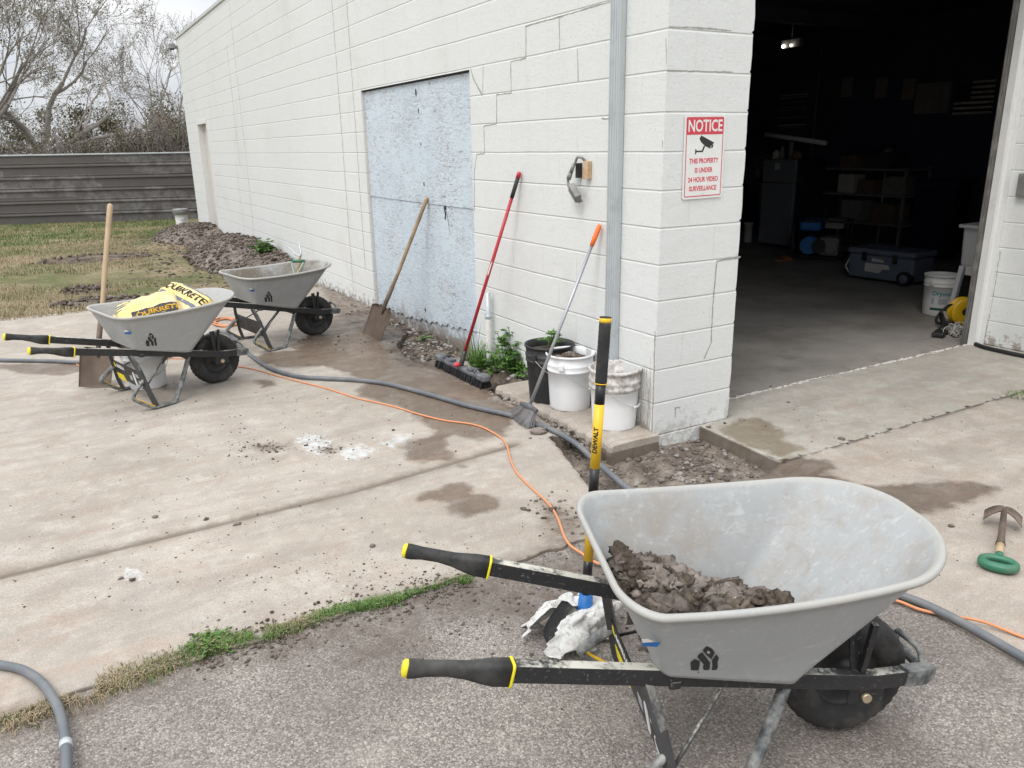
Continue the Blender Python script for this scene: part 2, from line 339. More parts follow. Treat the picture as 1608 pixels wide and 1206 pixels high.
simple('track_steel', (.13, .122, .115), .5, .3, 5, metal=.3, dirt=(.30, .28, .25), dirt_amt=.45, dirt_sc=9)
simple('inner_wall', (.06, .068, .115), .85, .3, 2)  # dimness of the bay is put into the wall and ceiling colour
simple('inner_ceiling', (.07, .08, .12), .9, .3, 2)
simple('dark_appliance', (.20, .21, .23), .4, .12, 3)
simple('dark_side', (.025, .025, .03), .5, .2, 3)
simple('blue_plastic', (.03, .16, .46), .4, .15, 8)
simple('cooler_grey', (.13, .15, .19), .55, .15, 6)
simple('sink_white', (.66, .66, .66), .4, .06, 5)
simple('drywall_bucket', (.66, .655, .63), .5, .08, 6)
simple('teal_print', (.02, .22, .27), .6, .1, 8); simple('dkgreen_print', (.01, .09, .05), .6, .1, 8)
simple('dim_grey', (.26, .24, .22), .7, .3, 6); simple('dim_brown', (.18, .13, .09), .7, .4, 6)
simple('paper', (.55, .53, .49), .8, .2, 9); simple('flag_blue', (.02, .025, .06), .8, .2, 9); simple('flag_pale', (.62, .57, .52), .8, .15, 9); simple('flag_red', (.05, .015, .02), .8, .2, 9)
simple('net_white', (.50, .49, .46), .8, .2, 30)
simple('bag_yellow', (.78, .57, .19), .5, .08, 8, bump=.25, bsc=40, dirt=(.62, .54, .38), dirt_amt=.55, dirt_sc=9)
simple('bag_pale', (.74, .62, .32), .5, .1, 8, bump=.1)
simple('bark', (.27, .245, .22), .9, .35, 5, bump=.5, bsc=20); simple('bark_brown', (.19, .145, .12), .9, .4, 5)
simple('twig', (.27, .24, .22), .9, .25, 3)
simple('coping', (.55, .56, .56), .5, .1, 5)
simple('garage_inner_item', (.045, .045, .05), .7, .5, 5)

def leaf_mat(name, a, b, dry=None):
    t = T(name); g = t.n('ShaderNodeObjectInfo')
    c = t.mix(t.ramp(t.noise(2.2, 5, .7), (.35, 0), (.65, 1)), a, b)
    c = t.mix(t.ramp(t.noise(45, 2), (.3, 0), (.7, .6)), c, tuple(v*.5 for v in a))
    if dry: c = t.mix(t.ramp(t.noise(.8, 5, .7), (.50, 0), (.62, .9)), c, dry)
    t.b.inputs['Subsurface Weight'].default_value = 0
    return t.fin(c, .6, None, spec=.3)
leaf_mat('leaf_green', (.07, .17, .03), (.17, .32, .075)); leaf_mat('leaf_olive', (.13, .14, .065), (.24, .25, .13))
leaf_mat('leaf_dark', (.075, .09, .045), (.14, .17, .08)); leaf_mat('leaf_dry', (.15, .115, .085), (.28, .22, .17))
leaf_mat('grass_green', (.07, .13, .03), (.16, .24, .07), (.30, .24, .12)); leaf_mat('grass_dry', (.33, .26, .165), (.50, .40, .27)); leaf_mat('grass_fresh', (.09, .19, .04), (.21, .32, .09))

# plywood: pale blue-white paint over open wavy grain
t = T('plywood'); o = t.sep()
v = t.comb(t.math('MULTIPLY', o[1], 1.3), t.math('MULTIPLY', o[2], 7))
g1 = t.noise(2.6, 6, .65, v, 2.4)
iso = t.ramp(t.math('ABSOLUTE', t.math('SUBTRACT', t.math('FRACT', t.math('MULTIPLY', g1, 8)), .5)), (.05, 1), (.30, 0))
c = t.mix(t.noise(1.6, 4), (.50, .60, .685), (.66, .735, .79))
wear = t.ramp(t.noise(2.3, 7, .75), (.38, .30), (.60, 1))
c = t.mix(t.math('MULTIPLY', iso, t.math('MULTIPLY', wear, .95)), c, (.31, .30, .30))
fl = t.ramp(t.noise(1, 8, .75, t.comb(t.math('MULTIPLY', o[1], 9), t.math('MULTIPLY', o[2], 42))), (.55, 0), (.63, 1))
c = t.mix(t.math('MULTIPLY', fl, t.math('MULTIPLY', wear, .85)), c, (.17, .14, .125))
c = t.mix(t.math('MULTIPLY', t.ramp(t.noise(1.9, 5, .7), (.60, 0), (.72, 1)), .3), c, (.36, .28, .23))
low = t.math('SUBTRACT', 1.0, t.math('DIVIDE', o[2], .26), clamp=True)
c = t.mix(t.math('MULTIPLY', t.ramp(t.math('ADD', t.noise(8, 6, .7), t.math('MULTIPLY', low, .3)), (.62, 0), (.78, 1)), t.math('MULTIPLY', low, .9)), c, (.19, .14, .10))
t.fin(c, .75, t.bump(t.math('SUBTRACT', g1, t.math('MULTIPLY', fl, .3)), .4, .006))

# fence metal with chalked patches
t = T('fence_metal'); o = t.sep()
c = t.mix(t.noise(1.2, 4), (.068, .061, .058), (.10, .09, .085))
pn = t.noise(3.5, 8, .75); blk = t.n('ShaderNodeTexVoronoi', distance='CHEBYCHEV'); blk.inputs['Scale'].default_value = 1
t.l(t.comb(t.math('MULTIPLY', o[0], .45), t.math('MULTIPLY', o[2], 2.0)), blk.inputs['Vector'])
bm_ = t.ramp(t.sep(blk.outputs['Color'])[0], (.52, .12), (.60, 1), interp='CONSTANT')
c = t.mix(t.math('MULTIPLY', t.math('MULTIPLY', t.ramp(pn, (.42, 0), (.62, 1)), bm_), .36), c, (.34, .33, .33))
t.fin(c, .5, t.bump(t.noise(20, 3), .1, .003))

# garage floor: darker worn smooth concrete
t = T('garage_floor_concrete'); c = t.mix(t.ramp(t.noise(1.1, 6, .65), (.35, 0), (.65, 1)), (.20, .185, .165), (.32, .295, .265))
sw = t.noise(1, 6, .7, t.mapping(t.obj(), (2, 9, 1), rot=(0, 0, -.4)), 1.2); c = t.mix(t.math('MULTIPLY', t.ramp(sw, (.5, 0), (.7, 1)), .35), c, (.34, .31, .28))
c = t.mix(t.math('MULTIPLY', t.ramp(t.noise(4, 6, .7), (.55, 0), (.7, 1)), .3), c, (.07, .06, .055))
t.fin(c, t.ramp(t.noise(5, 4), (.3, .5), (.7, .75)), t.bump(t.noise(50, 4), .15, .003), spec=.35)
# lawn under the blades
t = T('lawn_earth'); c = t.mix(t.ramp(t.noise(.55, 6, .7), (.40, 0), (.60, 1)), (.13, .145, .06), (.34, .265, .18))
c = t.mix(t.ramp(t.noise(1.3, 7, .72), (.56, 0), (.66, .9)), c, (.13, .095, .07)); c = t.mix(t.ramp(t.noise(30, 6, .8), (.4, .5), (.6, 0)), c, (.07, .07, .03))
t.fin(c, .95, t.bump(t.noise(25, 6, .7), .8, .03), spec=.15)
# emitter of the two lit lamp heads
t = T('lamp_lit'); t.fin((1, 1, 1)); t.b.inputs['Emission Color'].default_value = (1, .97, .9, 1); t.b.inputs['Emission Strength'].default_value = 5

# ------------------------------------------------------------------ mesh builder
class MB:
    def __init__(s): s.v = []; s.f = []; s.mi = []; s.sm = []; s.attrs = {}
    def add(s, vs, fs, mi=0, sm=False, M=None):
        b = len(s.v)
        if M is not None: vs = [M @ Vector(v) for v in vs]
        s.v += [tuple(v) for v in vs]
        for f in fs: s.f.append(tuple(b+i for i in f)); s.mi.append(mi); s.sm.append(sm)
        return b
    def box(s, lo, hi, mi=0, M=None):
        x0, y0, z0 = lo; x1, y1, z1 = hi
        s.add([(x0, y0, z0), (x1, y0, z0), (x1, y1, z0), (x0, y1, z0), (x0, y0, z1), (x1, y0, z1), (x1, y1, z1), (x0, y1, z1)],
              [(0, 3, 2, 1), (4, 5, 6, 7), (0, 1, 5, 4), (1, 2, 6, 5), (2, 3, 7, 6), (3, 0, 4, 7)], mi, False, M)
    def bev(s, lo, hi, b=.01, mi=0, M=None, seg=2):
        bm = bmesh.new(); bmesh.ops.create_cube(bm, size=1)
        for v in bm.verts: v.co = Vector([lo[i]+(v.co[i]+.5)*(hi[i]-lo[i]) for i in range(3)])
        bmesh.ops.bevel(bm, geom=list(bm.edges), offset=b, segments=seg, affect='EDGES', profile=.5)
        bm.verts.index_update(); s.add([v.co.copy() for v in bm.verts], [[v.index for v in f.verts] for f in bm.faces], mi, False, M); bm.free()
    def loft(s, rings, mi=0, sm=True, closed=True, cap0=True, cap1=True, M=None):
        n = len(rings[0]); vs = [p for r in rings for p in r]; fs = []
        for k in range(len(rings)-1):
            for i in range(n if closed else n-1):
                j = (i+1) % n; fs.append((k*n+i, k*n+j, (k+1)*n+j, (k+1)*n+i))
        b = s.add(vs, fs, mi, sm, M)
        if cap0: s.f.append(tuple(b+i for i in range(n-1, -1, -1))); s.mi.append(mi); s.sm.append(False)
        if cap1: s.f.append(tuple(b+(len(rings)-1)*n+i for i in range(n))); s.mi.append(mi); s.sm.append(False)
        return b
    def tube(s, pts, r, n=8, mi=0, sm=True, cap=True, flat=None, up=None, M=None):
        """tube along pts; r number or list; flat=(a,b): elliptic/rectangular section factors; n==4 -> square bar"""
        P = [Vector(p) for p in pts]; m = len(P); rr = r if isinstance(r, (list, tuple)) else [r]*m
        rings = []; ref = Vector(up) if up else None
        tan = [(P[min(i+1, m-1)]-P[max(i-1, 0)]).normalized() for i in range(m)]
        if ref is None: ref = Vector((0, 0, 1)) if abs(tan[0].z) < .9 else Vector((1, 0, 0))
        for i in range(m):
            a = tan[i].cross(ref)
            if a.length < 1e-4: a = tan[i].orthogonal()
            a.normalize(); b = a.cross(tan[i]).normalized()
            if up is None: ref = b.copy()
            fa, fb = flat if flat else (1, 1)
            k = math.sqrt(2) if n == 4 else 1; off = math.pi/4 if n == 4 else 0
            rings.append([P[i]+(a*math.cos(off+2*math.pi*q/n)*fa+b*math.sin(off+2*math.pi*q/n)*fb)*rr[i]*k for q in range(n)])
        s.loft(rings, mi, sm and n > 4, True, cap, cap, M)
    def lathe(s, prof, n=32, mi=0, M=None, cap0=False, cap1=False, sm=True):
        s.loft([[(r*math.cos(2*math.pi*i/n), r*math.sin(2*math.pi*i/n), z) for i in range(n)] for r, z in prof], mi, sm, True, cap0, cap1, M)
    def prism(s, poly, z0, z1, mi=0, M=None):
        n = len(poly)
        s.add([(x, y, z0) for x, y in poly]+[(x, y, z1) for x, y in poly], [tuple(range(n-1, -1, -1)), tuple(range(n, 2*n))]+[(i, (i+1) % n, n+(i+1) % n, n+i) for i in range(n)], mi, False, M)
    def ico(s, c, r, sub=2, amp=.25, seed=0, sq=(1, 1, 1), mi=0, sm=True, fr=1.3):
        bm = bmesh.new(); bmesh.ops.create_icosphere(bm, subdivisions=sub, radius=1)
        off = Vector((seed*7.13, seed*3.71, seed*1.37)); vs = []
        for v in bm.verts:
            k = 1+amp*2*(mn.noise(v.co*fr+off))+amp*.9*mn.noise(v.co*fr*3.1+off)+(amp*.55*mn.noise(v.co*fr*7.3+off) if sub > 2 else 0)
            vs.append(Vector((c[0]+v.co.x*r*k*sq[0], c[1]+v.co.y*r*k*sq[1], c[2]+v.co.z*r*k*sq[2])))
        bm.verts.index_update(); s.add(vs, [[v.index for v in f.verts] for f in bm.faces], mi, sm); bm.free()
    def build(s, name, mats, parent=None, bevel=None, attrs=None):
        me = bpy.data.meshes.new(name); me.from_pydata(s.v, [], s.f); pass
        for m in (mats if isinstance(mats, (list, tuple)) else [mats]): me.materials.append(MATS[m])
        me.polygons.foreach_set('material_index', s.mi); me.polygons.foreach_set('use_smooth', s.sm); me.update()
        for k, a in (attrs or {}).items():
            at = me.attributes.new(k, 'FLOAT', 'POINT'); at.data.foreach_set('value', np.asarray(a, dtype=np.float32))
        o = bpy.data.objects.new(name, me); S.collection.objects.link(o)
        if parent: o.parent = parent
        if bevel:
            m = o.modifiers.new('bevel', 'BEVEL'); m.width = bevel; m.segments = 2; m.limit_method = 'ANGLE'; m.angle_limit = R(40)
        return o
def one(name, mats, fn, parent=None, bevel=None):
    b = MB(); fn(b); return b.build(name, mats, parent, bevel)
def tag(o, label=None, cat=None, group=None, kind=None):
    if label: o['label'] = label
    if cat: o['category'] = cat
    if group: o['group'] = group
    if kind: o['kind'] = kind
    return o
def thing(name, label, cat, loc=(0, 0, 0), rz=0, group=None):
    o = bpy.data.objects.new(name, None); S.collection.objects.link(o); o.location = loc; o.rotation_euler = (0, 0, rz)
    o.empty_display_size = .1
    return tag(o, label, cat, group)
def copy_tree(o, parent=None):
    c = o.copy(); S.collection.objects.link(c)
    if parent: c.parent = parent
    for ch in [q for q in list(bpy.data.objects) if q.parent == o]: copy_tree(ch, c)
    return c
def text(b, body, size, M, mi=0, depth=.0006, bold=.0, sx=1.0, fn=None):
    """writing as thin raised letters, centred; fn maps each vertex"""
    cu = bpy.data.curves.new('t', 'FONT'); cu.body = body; cu.size = size; cu.align_x = 'CENTER'; cu.align_y = 'CENTER'
    cu.extrude = depth; cu.offset = bold; cu.resolution_u = 3
    ob = bpy.data.objects.new('t', cu); S.collection.objects.link(ob)
    bpy.context.view_layer.update()
    me = ob.evaluated_get(bpy.context.evaluated_depsgraph_get()).to_mesh()
    bm = bmesh.new(); bm.from_mesh(me)
    if fn:       # letters on a curved surface need points in between to follow it
        bmesh.ops.triangulate(bm, faces=list(bm.faces))
        for _ in range(3):
            lg = [e for e in bm.edges if e.calc_length() > size*.16]
            if not lg: break
            bmesh.ops.subdivide_edges(bm, edges=lg, cuts=1); bmesh.ops.triangulate(bm, faces=list(bm.faces))
    bm.verts.index_update(); vs = [Vector((v.co.x*sx, v.co.y, v.co.z)) for v in bm.verts]
    if fn: vs = [fn(v) for v in vs]
    b.add(vs, [tuple(v.index for v in f.verts) for f in bm.faces], mi, False, M); bm.free()
    ob.evaluated_get(bpy.context.evaluated_depsgraph_get()).to_mesh_clear(); bpy.data.objects.remove(ob); bpy.data.curves.remove(cu)
def frame_M(o, ex, ey):
    ex = Vector(ex).normalized(); ez = ex.cross(Vector(ey)).normalized(); ey = ez.cross(ex)
    return Matrix(((ex.x, ey.x, ez.x, o[0]), (ex.y, ey.y, ez.y, o[1]), (ex.z, ey.z, ez.z, o[2]), (0, 0, 0, 1)))
def smooth_path(pts, k=8):
    P = [Vector(p) for p in pts]; P = [P[0]*2-P[1]]+P+[P[-1]*2-P[-2]]; out = []
    for i in range(1, len(P)-2):
        for j in range(k):
            t = j/k; a, b, c, d = P[i-1], P[i], P[i+1], P[i+2]
            out.append(.5*((2*b)+(c-a)*t+(2*a-5*b+4*c-d)*t*t+(3*b-a-3*c+d)*t**3))
    return out+[P[-2]]

# ------------------------------------------------------------------ ground
def sd_poly(X, Y, poly):
    """signed distance to a polygon, positive inside"""
    P = np.asarray(poly, float); d = np.full(X.shape, 1e9); ins = np.zeros(X.shape, bool)
    for i in range(len(P)):
        a = P[i]; b = P[(i+1) % len(P)]; e = b-a; L2 = max((e**2).sum(), 1e-12)
        t = np.clip(((X-a[0])*e[0]+(Y-a[1])*e[1])/L2, 0, 1); d = np.minimum(d, np.hypot(X-a[0]-t*e[0], Y-a[1]-t*e[1]))
        if abs(b[1]-a[1]) > 1e-12:
            ins ^= ((a[1] > Y) != (b[1] > Y)) & (X < (b[0]-a[0])*(Y-a[1])/(b[1]-a[1])+a[0])
    return np.where(ins, d, -d)
def px_poly(pts, z=0): return [tuple(G(x, y, z)[:2]) for x, y in pts]
def sd_many(X, Y, polys):
    s = np.full(X.shape, -9.0)
    for q in polys: s = np.maximum(s, sd_poly(X, Y, q))
    return s
def sheet(name, mats, x0, x1, y0, y1, step, keep, zf, attrs, skirt=.1, smooth=True):
    nx = int(round((x1-x0)/step))+1; ny = int(round((y1-y0)/step))+1
    X, Y = np.meshgrid(np.linspace(x0, x1, nx), np.linspace(y0, y1, ny)); X = X.ravel(); Y = Y.ravel()
    s = keep(X, Y); e = 1e-3
    for _ in range(3):
        near = np.abs(s) < .8*step
        gx = (keep(X+e, Y)-keep(X-e, Y))/(2*e); gy = (keep(X, Y+e)-keep(X, Y-e))/(2*e); g2 = np.maximum(gx*gx+gy*gy, .2)
        X = np.where(near, X-s*gx/g2, X); Y = np.where(near, Y-s*gy/g2, Y); s = np.where(near, 0, s) if _ == 2 else keep(X, Y)
    ok = s > -1e-3
    idx = np.arange(nx*ny).reshape(ny, nx); q = np.stack([idx[:-1, :-1], idx[:-1, 1:], idx[1:, 1:], idx[1:, :-1]], -1).reshape(-1, 4)
    q = q[ok[q].all(1)]; used = np.unique(q); rm = np.full(nx*ny, -1); rm[used] = np.arange(len(used)); q = rm[q]; X = X[used]; Y = Y[used]
    Z = zf(X, Y); V = np.stack([X, Y, Z], 1); n0 = len(V)
    ed = np.concatenate([q[:, [0, 1]], q[:, [1, 2]], q[:, [2, 3]], q[:, [3, 0]]]); key = np.sort(ed, 1); kk = key[:, 0]*n0+key[:, 1]
    u, inv, cnt = np.unique(kk, return_inverse=True, return_counts=True); be = ed[cnt[inv] == 1]
    F = q.tolist(); A = {k: f(X, Y) for k, f in attrs.items()}; nt_ = len(F)
    if skirt:
        bv = np.unique(be); m = {int(a): n0+i for i, a in enumerate(bv)}; low = V[bv].copy(); low[:, 2] -= skirt
        V = np.concatenate([V, low]); F += [(int(b), int(a), m[int(a)], m[int(b)]) for a, b in be]
        A = {k: np.concatenate([a, a[bv]]) for k, a in A.items()}
    me = bpy.data.meshes.new(name); me.from_pydata(V.tolist(), [], F)
    me.materials.append(MATS[mats]); sm = np.zeros(len(F), bool); sm[:nt_] = smooth; me.polygons.foreach_set('use_smooth', sm)
    for k, a in A.items():
        at = me.attributes.new(k, 'FLOAT', 'POINT'); at.data.foreach_set('value', np.asarray(a, dtype=np.float32))
    o = bpy.data.objects.new(name, me); S.collection.objects.link(o); o['kind'] = 'structure'; me.update(); return o

PIT = px_poly([(858, 682), (885, 712), (912, 749), (942, 779)])+[(-.86, -.72), (-1.02, -1.2), (-.40, -1.2), (-.30, -.95), (-.18, -.83), (.10, -.74), (.335, -.64), (.372, -.35), (.40, .05), (-.05, .12), (-.45, .30)]
HOLE = px_poly([(622, 541), (640, 522), (672, 516), (690, 530), (716, 562), (695, 568), (655, 569), (636, 560)])
TRENCH = [(-.10, 4.55), (-.16, 3.6), (-.10, 3.1), (-.13, 2.5), (-.16, 2.0), (-.22, 1.75), (-.36, 1.45), (-.40, 1.1), (-.37, .75), (-.40, .35), (-.43, .1), (.1, .1), (.1, 4.55)]
WET = [px_poly(q) for q in (
 [(0, 572), (63, 571), (153, 574), (139, 581), (97, 590), (35, 586), (0, 579), (-60, 580), (-60, 570)],
 [(244, 595), (265, 588), (290, 592), (313, 609), (258, 612)], [(400, 597), (432, 597), (435, 605), (411, 609)],
 [(400, 566), (430, 577), (467, 578), (507, 575), (549, 587), (606, 590), (596, 596), (577, 602), (559, 613), (559, 618), (599, 632), (639, 642), (659, 660), (681, 674), (684, 682), (663, 687), (635, 694), (629, 701), (646, 722), (665, 727), (690, 722), (713, 728), (725, 733), (715, 723), (706, 708), (700, 690), (712, 682), (730, 686), (760, 690), (790, 684), (800, 672), (802, 655), (815, 645), (775, 625), (770, 612), (745, 605), (700, 600), (670, 575), (640, 560), (600, 545), (565, 535), (520, 540), (480, 548), (440, 552), (415, 553)],
 [(455, 520), (520, 496), (575, 487), (640, 510), (700, 556), (735, 600), (770, 618), (720, 640), (640, 622), (560, 596), (500, 560), (455, 545)],
 [(651, 781), (674, 771), (698, 759), (723, 757), (748, 774), (783, 781), (783, 794), (773, 803), (753, 809), (731, 811), (711, 806), (693, 789), (674, 785), (654, 788)],
 [(1340, 775), (1390, 762), (1450, 757), (1490, 755), (1530, 759), (1558, 763), (1567, 768), (1555, 778), (1530, 787), (1500, 792), (1470, 803), (1445, 808), (1400, 810)],
 [(1195, 730), (1250, 715), (1300, 722), (1310, 735), (1290, 745), (1340, 755), (1370, 765), (1300, 790), (1150, 790), (1150, 770)],
 [(1125, 674), (1160, 660), (1195, 655), (1210, 665), (1240, 680), (1220, 690), (1265, 705), (1225, 718), (1170, 700)])]
MUD = [[(-4.5, -.95), (-1.0, -.95), (-1.0, -.80), (-4.5, -.815)]]+[px_poly(q) for q in (
 [(500, 440), (560, 468), (600, 478), (700, 520), (640, 522), (600, 545), (575, 525), (540, 505), (515, 480)],
 [(770, 590), (860, 640), (945, 700), (900, 705), (850, 660), (800, 640), (760, 612)], [(600, 540), (640, 515), (690, 520), (730, 565), (700, 580), (640, 575), (612, 560)],
 [(850, 790), (900, 800), (935, 840), (930, 875), (870, 880), (855, 830)], [(390, 700), (425, 697), (460, 700), (425, 708)], [(500, 708), (520, 698), (535, 705), (520, 716)])]
PALE = [px_poly(q) for q in (
 [(465, 690), (480, 681), (505, 683), (522, 700), (512, 711), (497, 713), (478, 703)], [(531, 708), (560, 697), (582, 704), (588, 712), (560, 722), (538, 719)],
 [(590, 690), (606, 686), (600, 697)], [(606, 697), (622, 681), (645, 683), (640, 690), (618, 701)], [(185, 905), (205, 893), (228, 903), (205, 912)])]
JOINT = [(-9, .10), (-3.32, .175), (-2.4, .19), (-1.765, .207), (-1.02, .298), (-.75, .33)]
def d_line(X, Y, P):
    d = np.full(X.shape, 9.0)
    for a, b in zip(P, P[1:]):
        a = np.array(a); e = np.array(b)-a; t = np.clip(((X-a[0])*e[0]+(Y-a[1])*e[1])/(e@e), 0, 1)
        d = np.minimum(d, np.hypot(X-a[0]-t*e[0], Y-a[1]-t*e[1]))
    return d
def front_edge(x): return -.858+.035*vn(x*3, 0*x, 5)+.022*vn(x*14, 0*x, 6)+.010*vn(x*37, 0*x, 8)
def keepA(X, Y):
    w1 = .02*(vn(X*22, Y*22, 3)-.5)
    s = np.minimum(np.minimum(X+9, -.012-X), np.minimum(Y-front_edge(X), 6.36+.12*vn(X*2, Y*0, 9)-Y))
    return np.minimum(s, -np.maximum(np.maximum(sd_poly(X, Y, PIT), sd_poly(X, Y, HOLE)), sd_poly(X, Y, TRENCH))+w1)
flat = {'wet': lambda X, Y: sd_many(X, Y, WET), 'mud': lambda X, Y: sd_many(X, Y, MUD), 'pale': lambda X, Y: sd_many(X, Y, PALE)}
noth = lambda X, Y: np.full(X.shape, -9.0)
def grooveA(X, Y): return np.clip(1-(d_line(X, Y, JOINT)-.006)/.024, 0, 1)
def zA(X, Y): return .006*fbm(X, Y, .9, 3, 2)-.008*grooveA(X, Y)
sheet('concrete_slab', 'concrete_beige', -9, -.012, -.9, 6.5, .022, keepA, zA, dict(flat, groove=grooveA, joint=lambda X, Y: np.clip(1-d_line(X, Y, JOINT)/.085, 0, 1)), .12)
def keepB(X, Y): return np.minimum(np.minimum(X-(.372+(-.04)*(-Y)/.64), 3.77-X), np.minimum(Y+.668+.006*vn(X*9, Y*0, 8), .30-Y))
def keepB2(X, Y):  # leave out the pier foot
    return np.minimum(keepB(X, Y), np.maximum(X-.612, -.004-Y))
sheet('apron_slab', 'concrete_grey', .30, 3.80, -.70, .32, .022, keepB2, lambda X, Y: .004*fbm(X, Y, 1, 3, 4), dict(flat, mud=noth, groove=lambda X, Y: 0*X), .13)
OUTER = [(.333, -.676), (9, -.70), (9, -3.2), (6, -9), (-.1, -9), (-.30, -3.0), (-.335, -2.306), (-.297, -1.837), (-.29, -1.2), (-.26, -.95), (-.14, -.84), (.12, -.75)]
sheet('outer_slab', 'concrete_tan', -.5, 4.2, -4.6, -.66, .025, lambda X, Y: sd_poly(X, Y, OUTER)+.012*(vn(X*18, Y*18, 3)-.5), lambda X, Y: .004*fbm(X, Y, 1, 3, 7)-.001,
      dict(flat, groove=lambda X, Y: np.clip(1-(d_line(X, Y, [(2.6, -.75), (3.0, -1.3), (3.3, -2.0)])-.002)/.014, 0, 1)*.7), .12)
MUDA = [px_poly(q) for q in ([(0, 1135), (150, 1085), (330, 1028), (420, 1003), (600, 953), (750, 915), (770, 950), (560, 1003), (420, 1034), (300, 1064), (160, 1112), (20, 1160)], [(430, 985), (620, 925), (760, 900), (930, 862), (1000, 890), (975, 1000), (860, 990), (720, 945), (560, 975), (430, 1005)], [(560, 1000), (640, 985), (690, 1010), (600, 1040), (540, 1030)], [(1300, 1120), (1400, 1115), (1390, 1150), (1300, 1150)])]
sheet('asphalt', 'asphalt', -8.5, -.2, -8, -.80, .04, lambda X, Y: np.minimum(-.22-X, -.80-Y)*1.0, lambda X, Y: -.010+.008*fbm(X, Y, 1.2, 4, 12), {'mud': lambda X, Y: sd_many(X, Y, MUDA)}, 0)
def zsoil(X, Y):
    pit = sd_poly(X, Y, PIT); up = np.clip((-.55-Y)/.42, 0, 1); up = up*up*(3-2*up)
    z = -.070+.066*up*np.clip((X+1.4)/.4, 0, 1)+.035*fbm(X, Y, 3, 4, 21)+.045*np.abs(fbm(X, Y, 17, 4, 22))
    z = z-.06*np.clip((-1.0-Y)/.16, 0, 1)*(1+.6*fbm(X, Y, 8, 2, 3))-.012
    near = np.exp(-((X+.02)/.17)**2); z = z+np.where(Y > .9, near*.055, 0)        # crumbs banked against the wall
    h = sd_poly(X, Y, HOLE); z = z+.025*np.clip(h/.1, 0, 1)*(Y > 1.5)
    z = z+np.where((Y > .05) & (Y < 2.0), .05*np.exp(-((X+.16)/.12)**2-((Y-1.55)/.3)**2)*1.6, 0)
    return z
sheet('soil', 'soil_gravelly', -1.5, .42, -1.32, 5.3, .013, lambda X, Y: sd_poly(X, Y, PIT)+.06, zsoil, {}, 0)
def keepS(X, Y): return np.minimum(np.maximum(sd_poly(X, Y, HOLE), sd_poly(X, Y, TRENCH))+.05, -.004-X)
sheet('soil', 'soil', -1.1, 0, .1, 5.2, .014, keepS, zsoil, {}, 0)
# garage floor
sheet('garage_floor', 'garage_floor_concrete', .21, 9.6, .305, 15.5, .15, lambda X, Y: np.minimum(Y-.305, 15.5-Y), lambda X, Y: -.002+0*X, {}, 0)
b = MB(); rng = random.Random(4)
for i in range(240):     # rough cement line along the door sill
    x = .66+i*.0129; b.ico((x, .295+rng.uniform(-.012, .012), -.003), rng.uniform(.012, .024), 1, .35, i, (1.5, .8, .28), 0)
tag(b.build('door_sill', 'cream_trim'), kind='structure')
tag(one('ground', 'lawn_earth', lambda b: b.add([(-400, -400, -.22), (400, -400, -.22), (400, 500, -.22), (-400, 500, -.22)], [(0, 1, 2, 3)])), kind='structure')
# lawn
def zlawn(X, Y): return -.02+.05*fbm(X, Y, .5, 4, 31)+.02*fbm(X, Y, 4, 3, 33)
sheet('lawn', 'lawn_earth', -16, 9, 6.2, 46, .14, lambda X, Y: np.minimum(Y-6.2, np.maximum(-.01-X, Y-15.8)), zlawn, {}, .1)
rs = np.random.RandomState(3)
def blades(name, n, region, zf, h0, h1, wd, mats, pick, lean=.6, seed=1):
    rs = np.random.RandomState(seed); X, Y = region(n, rs); n = len(X); Z = zf(X, Y)
    h = rs.uniform(h0, h1, n); a = rs.uniform(0, 2*np.pi, n); l = rs.uniform(.1, lean, n); w_ = wd*rs.uniform(.6, 1.3, n)
    dx, dy = np.cos(a), np.sin(a); px, py = -dy*w_/2, dx*w_/2
    p0 = np.stack([X-px, Y-py, Z-.005], 1); p1 = np.stack([X+px, Y+py, Z-.005], 1)
    m0 = np.stack([X+dx*h*l*.35-px*.7, Y+dy*h*l*.35-py*.7, Z+h*.6], 1); m1 = np.stack([X+dx*h*l*.35+px*.7, Y+dy*h*l*.35+py*.7, Z+h*.6], 1)
    t_ = np.stack([X+dx*h*l, Y+dy*h*l, Z+h*(1-.35*l)], 1)
    V = np.stack([p0, p1, m1, m0, t_], 1).reshape(-1, 3); i = np.arange(n)*5
    F = np.stack([i, i+1, i+2, i+3], 1).tolist()+np.stack([i+3, i+2, i+4], 1).tolist()
    me = bpy.data.meshes.new(name); me.from_pydata(V.tolist(), [], F)
    for m in mats: me.materials.append(MATS[m])
    mi = pick(X, Y, rs); me.polygons.foreach_set('material_index', np.concatenate([mi, mi])); me.update()
    o = bpy.data.objects.new(name, me); S.collection.objects.link(o); return o
def reg_lawn(n, rs):
    y = 6.3+13.6*rs.rand(n)**1.35; x = rs.uniform(-8.5, -.1, n)
    k = (fbm(x, y, .55, 4, 41)+.15*(y > 15) > -.13) & ~((x > -1.6) & (y < 14) & (fbm(x, y, 1.1, 3, 44) > -.1)); return x[k], y[k]
def pick_lawn(X, Y, rs): return ((fbm(X, Y, .5, 4, 51)+.10-.30*(Y > 14.5)-.06*(X < -6)+rs.normal(0, .10, len(X))) > -.02).astype(np.int32)
o = blades('grass', 70000, reg_lawn, zlawn, .02, .065, .010, ['grass_green', 'grass_dry'], pick_lawn)
tag(o, 'patchy half dry lawn grass running up to the metal fence', 'grass', kind='stuff')

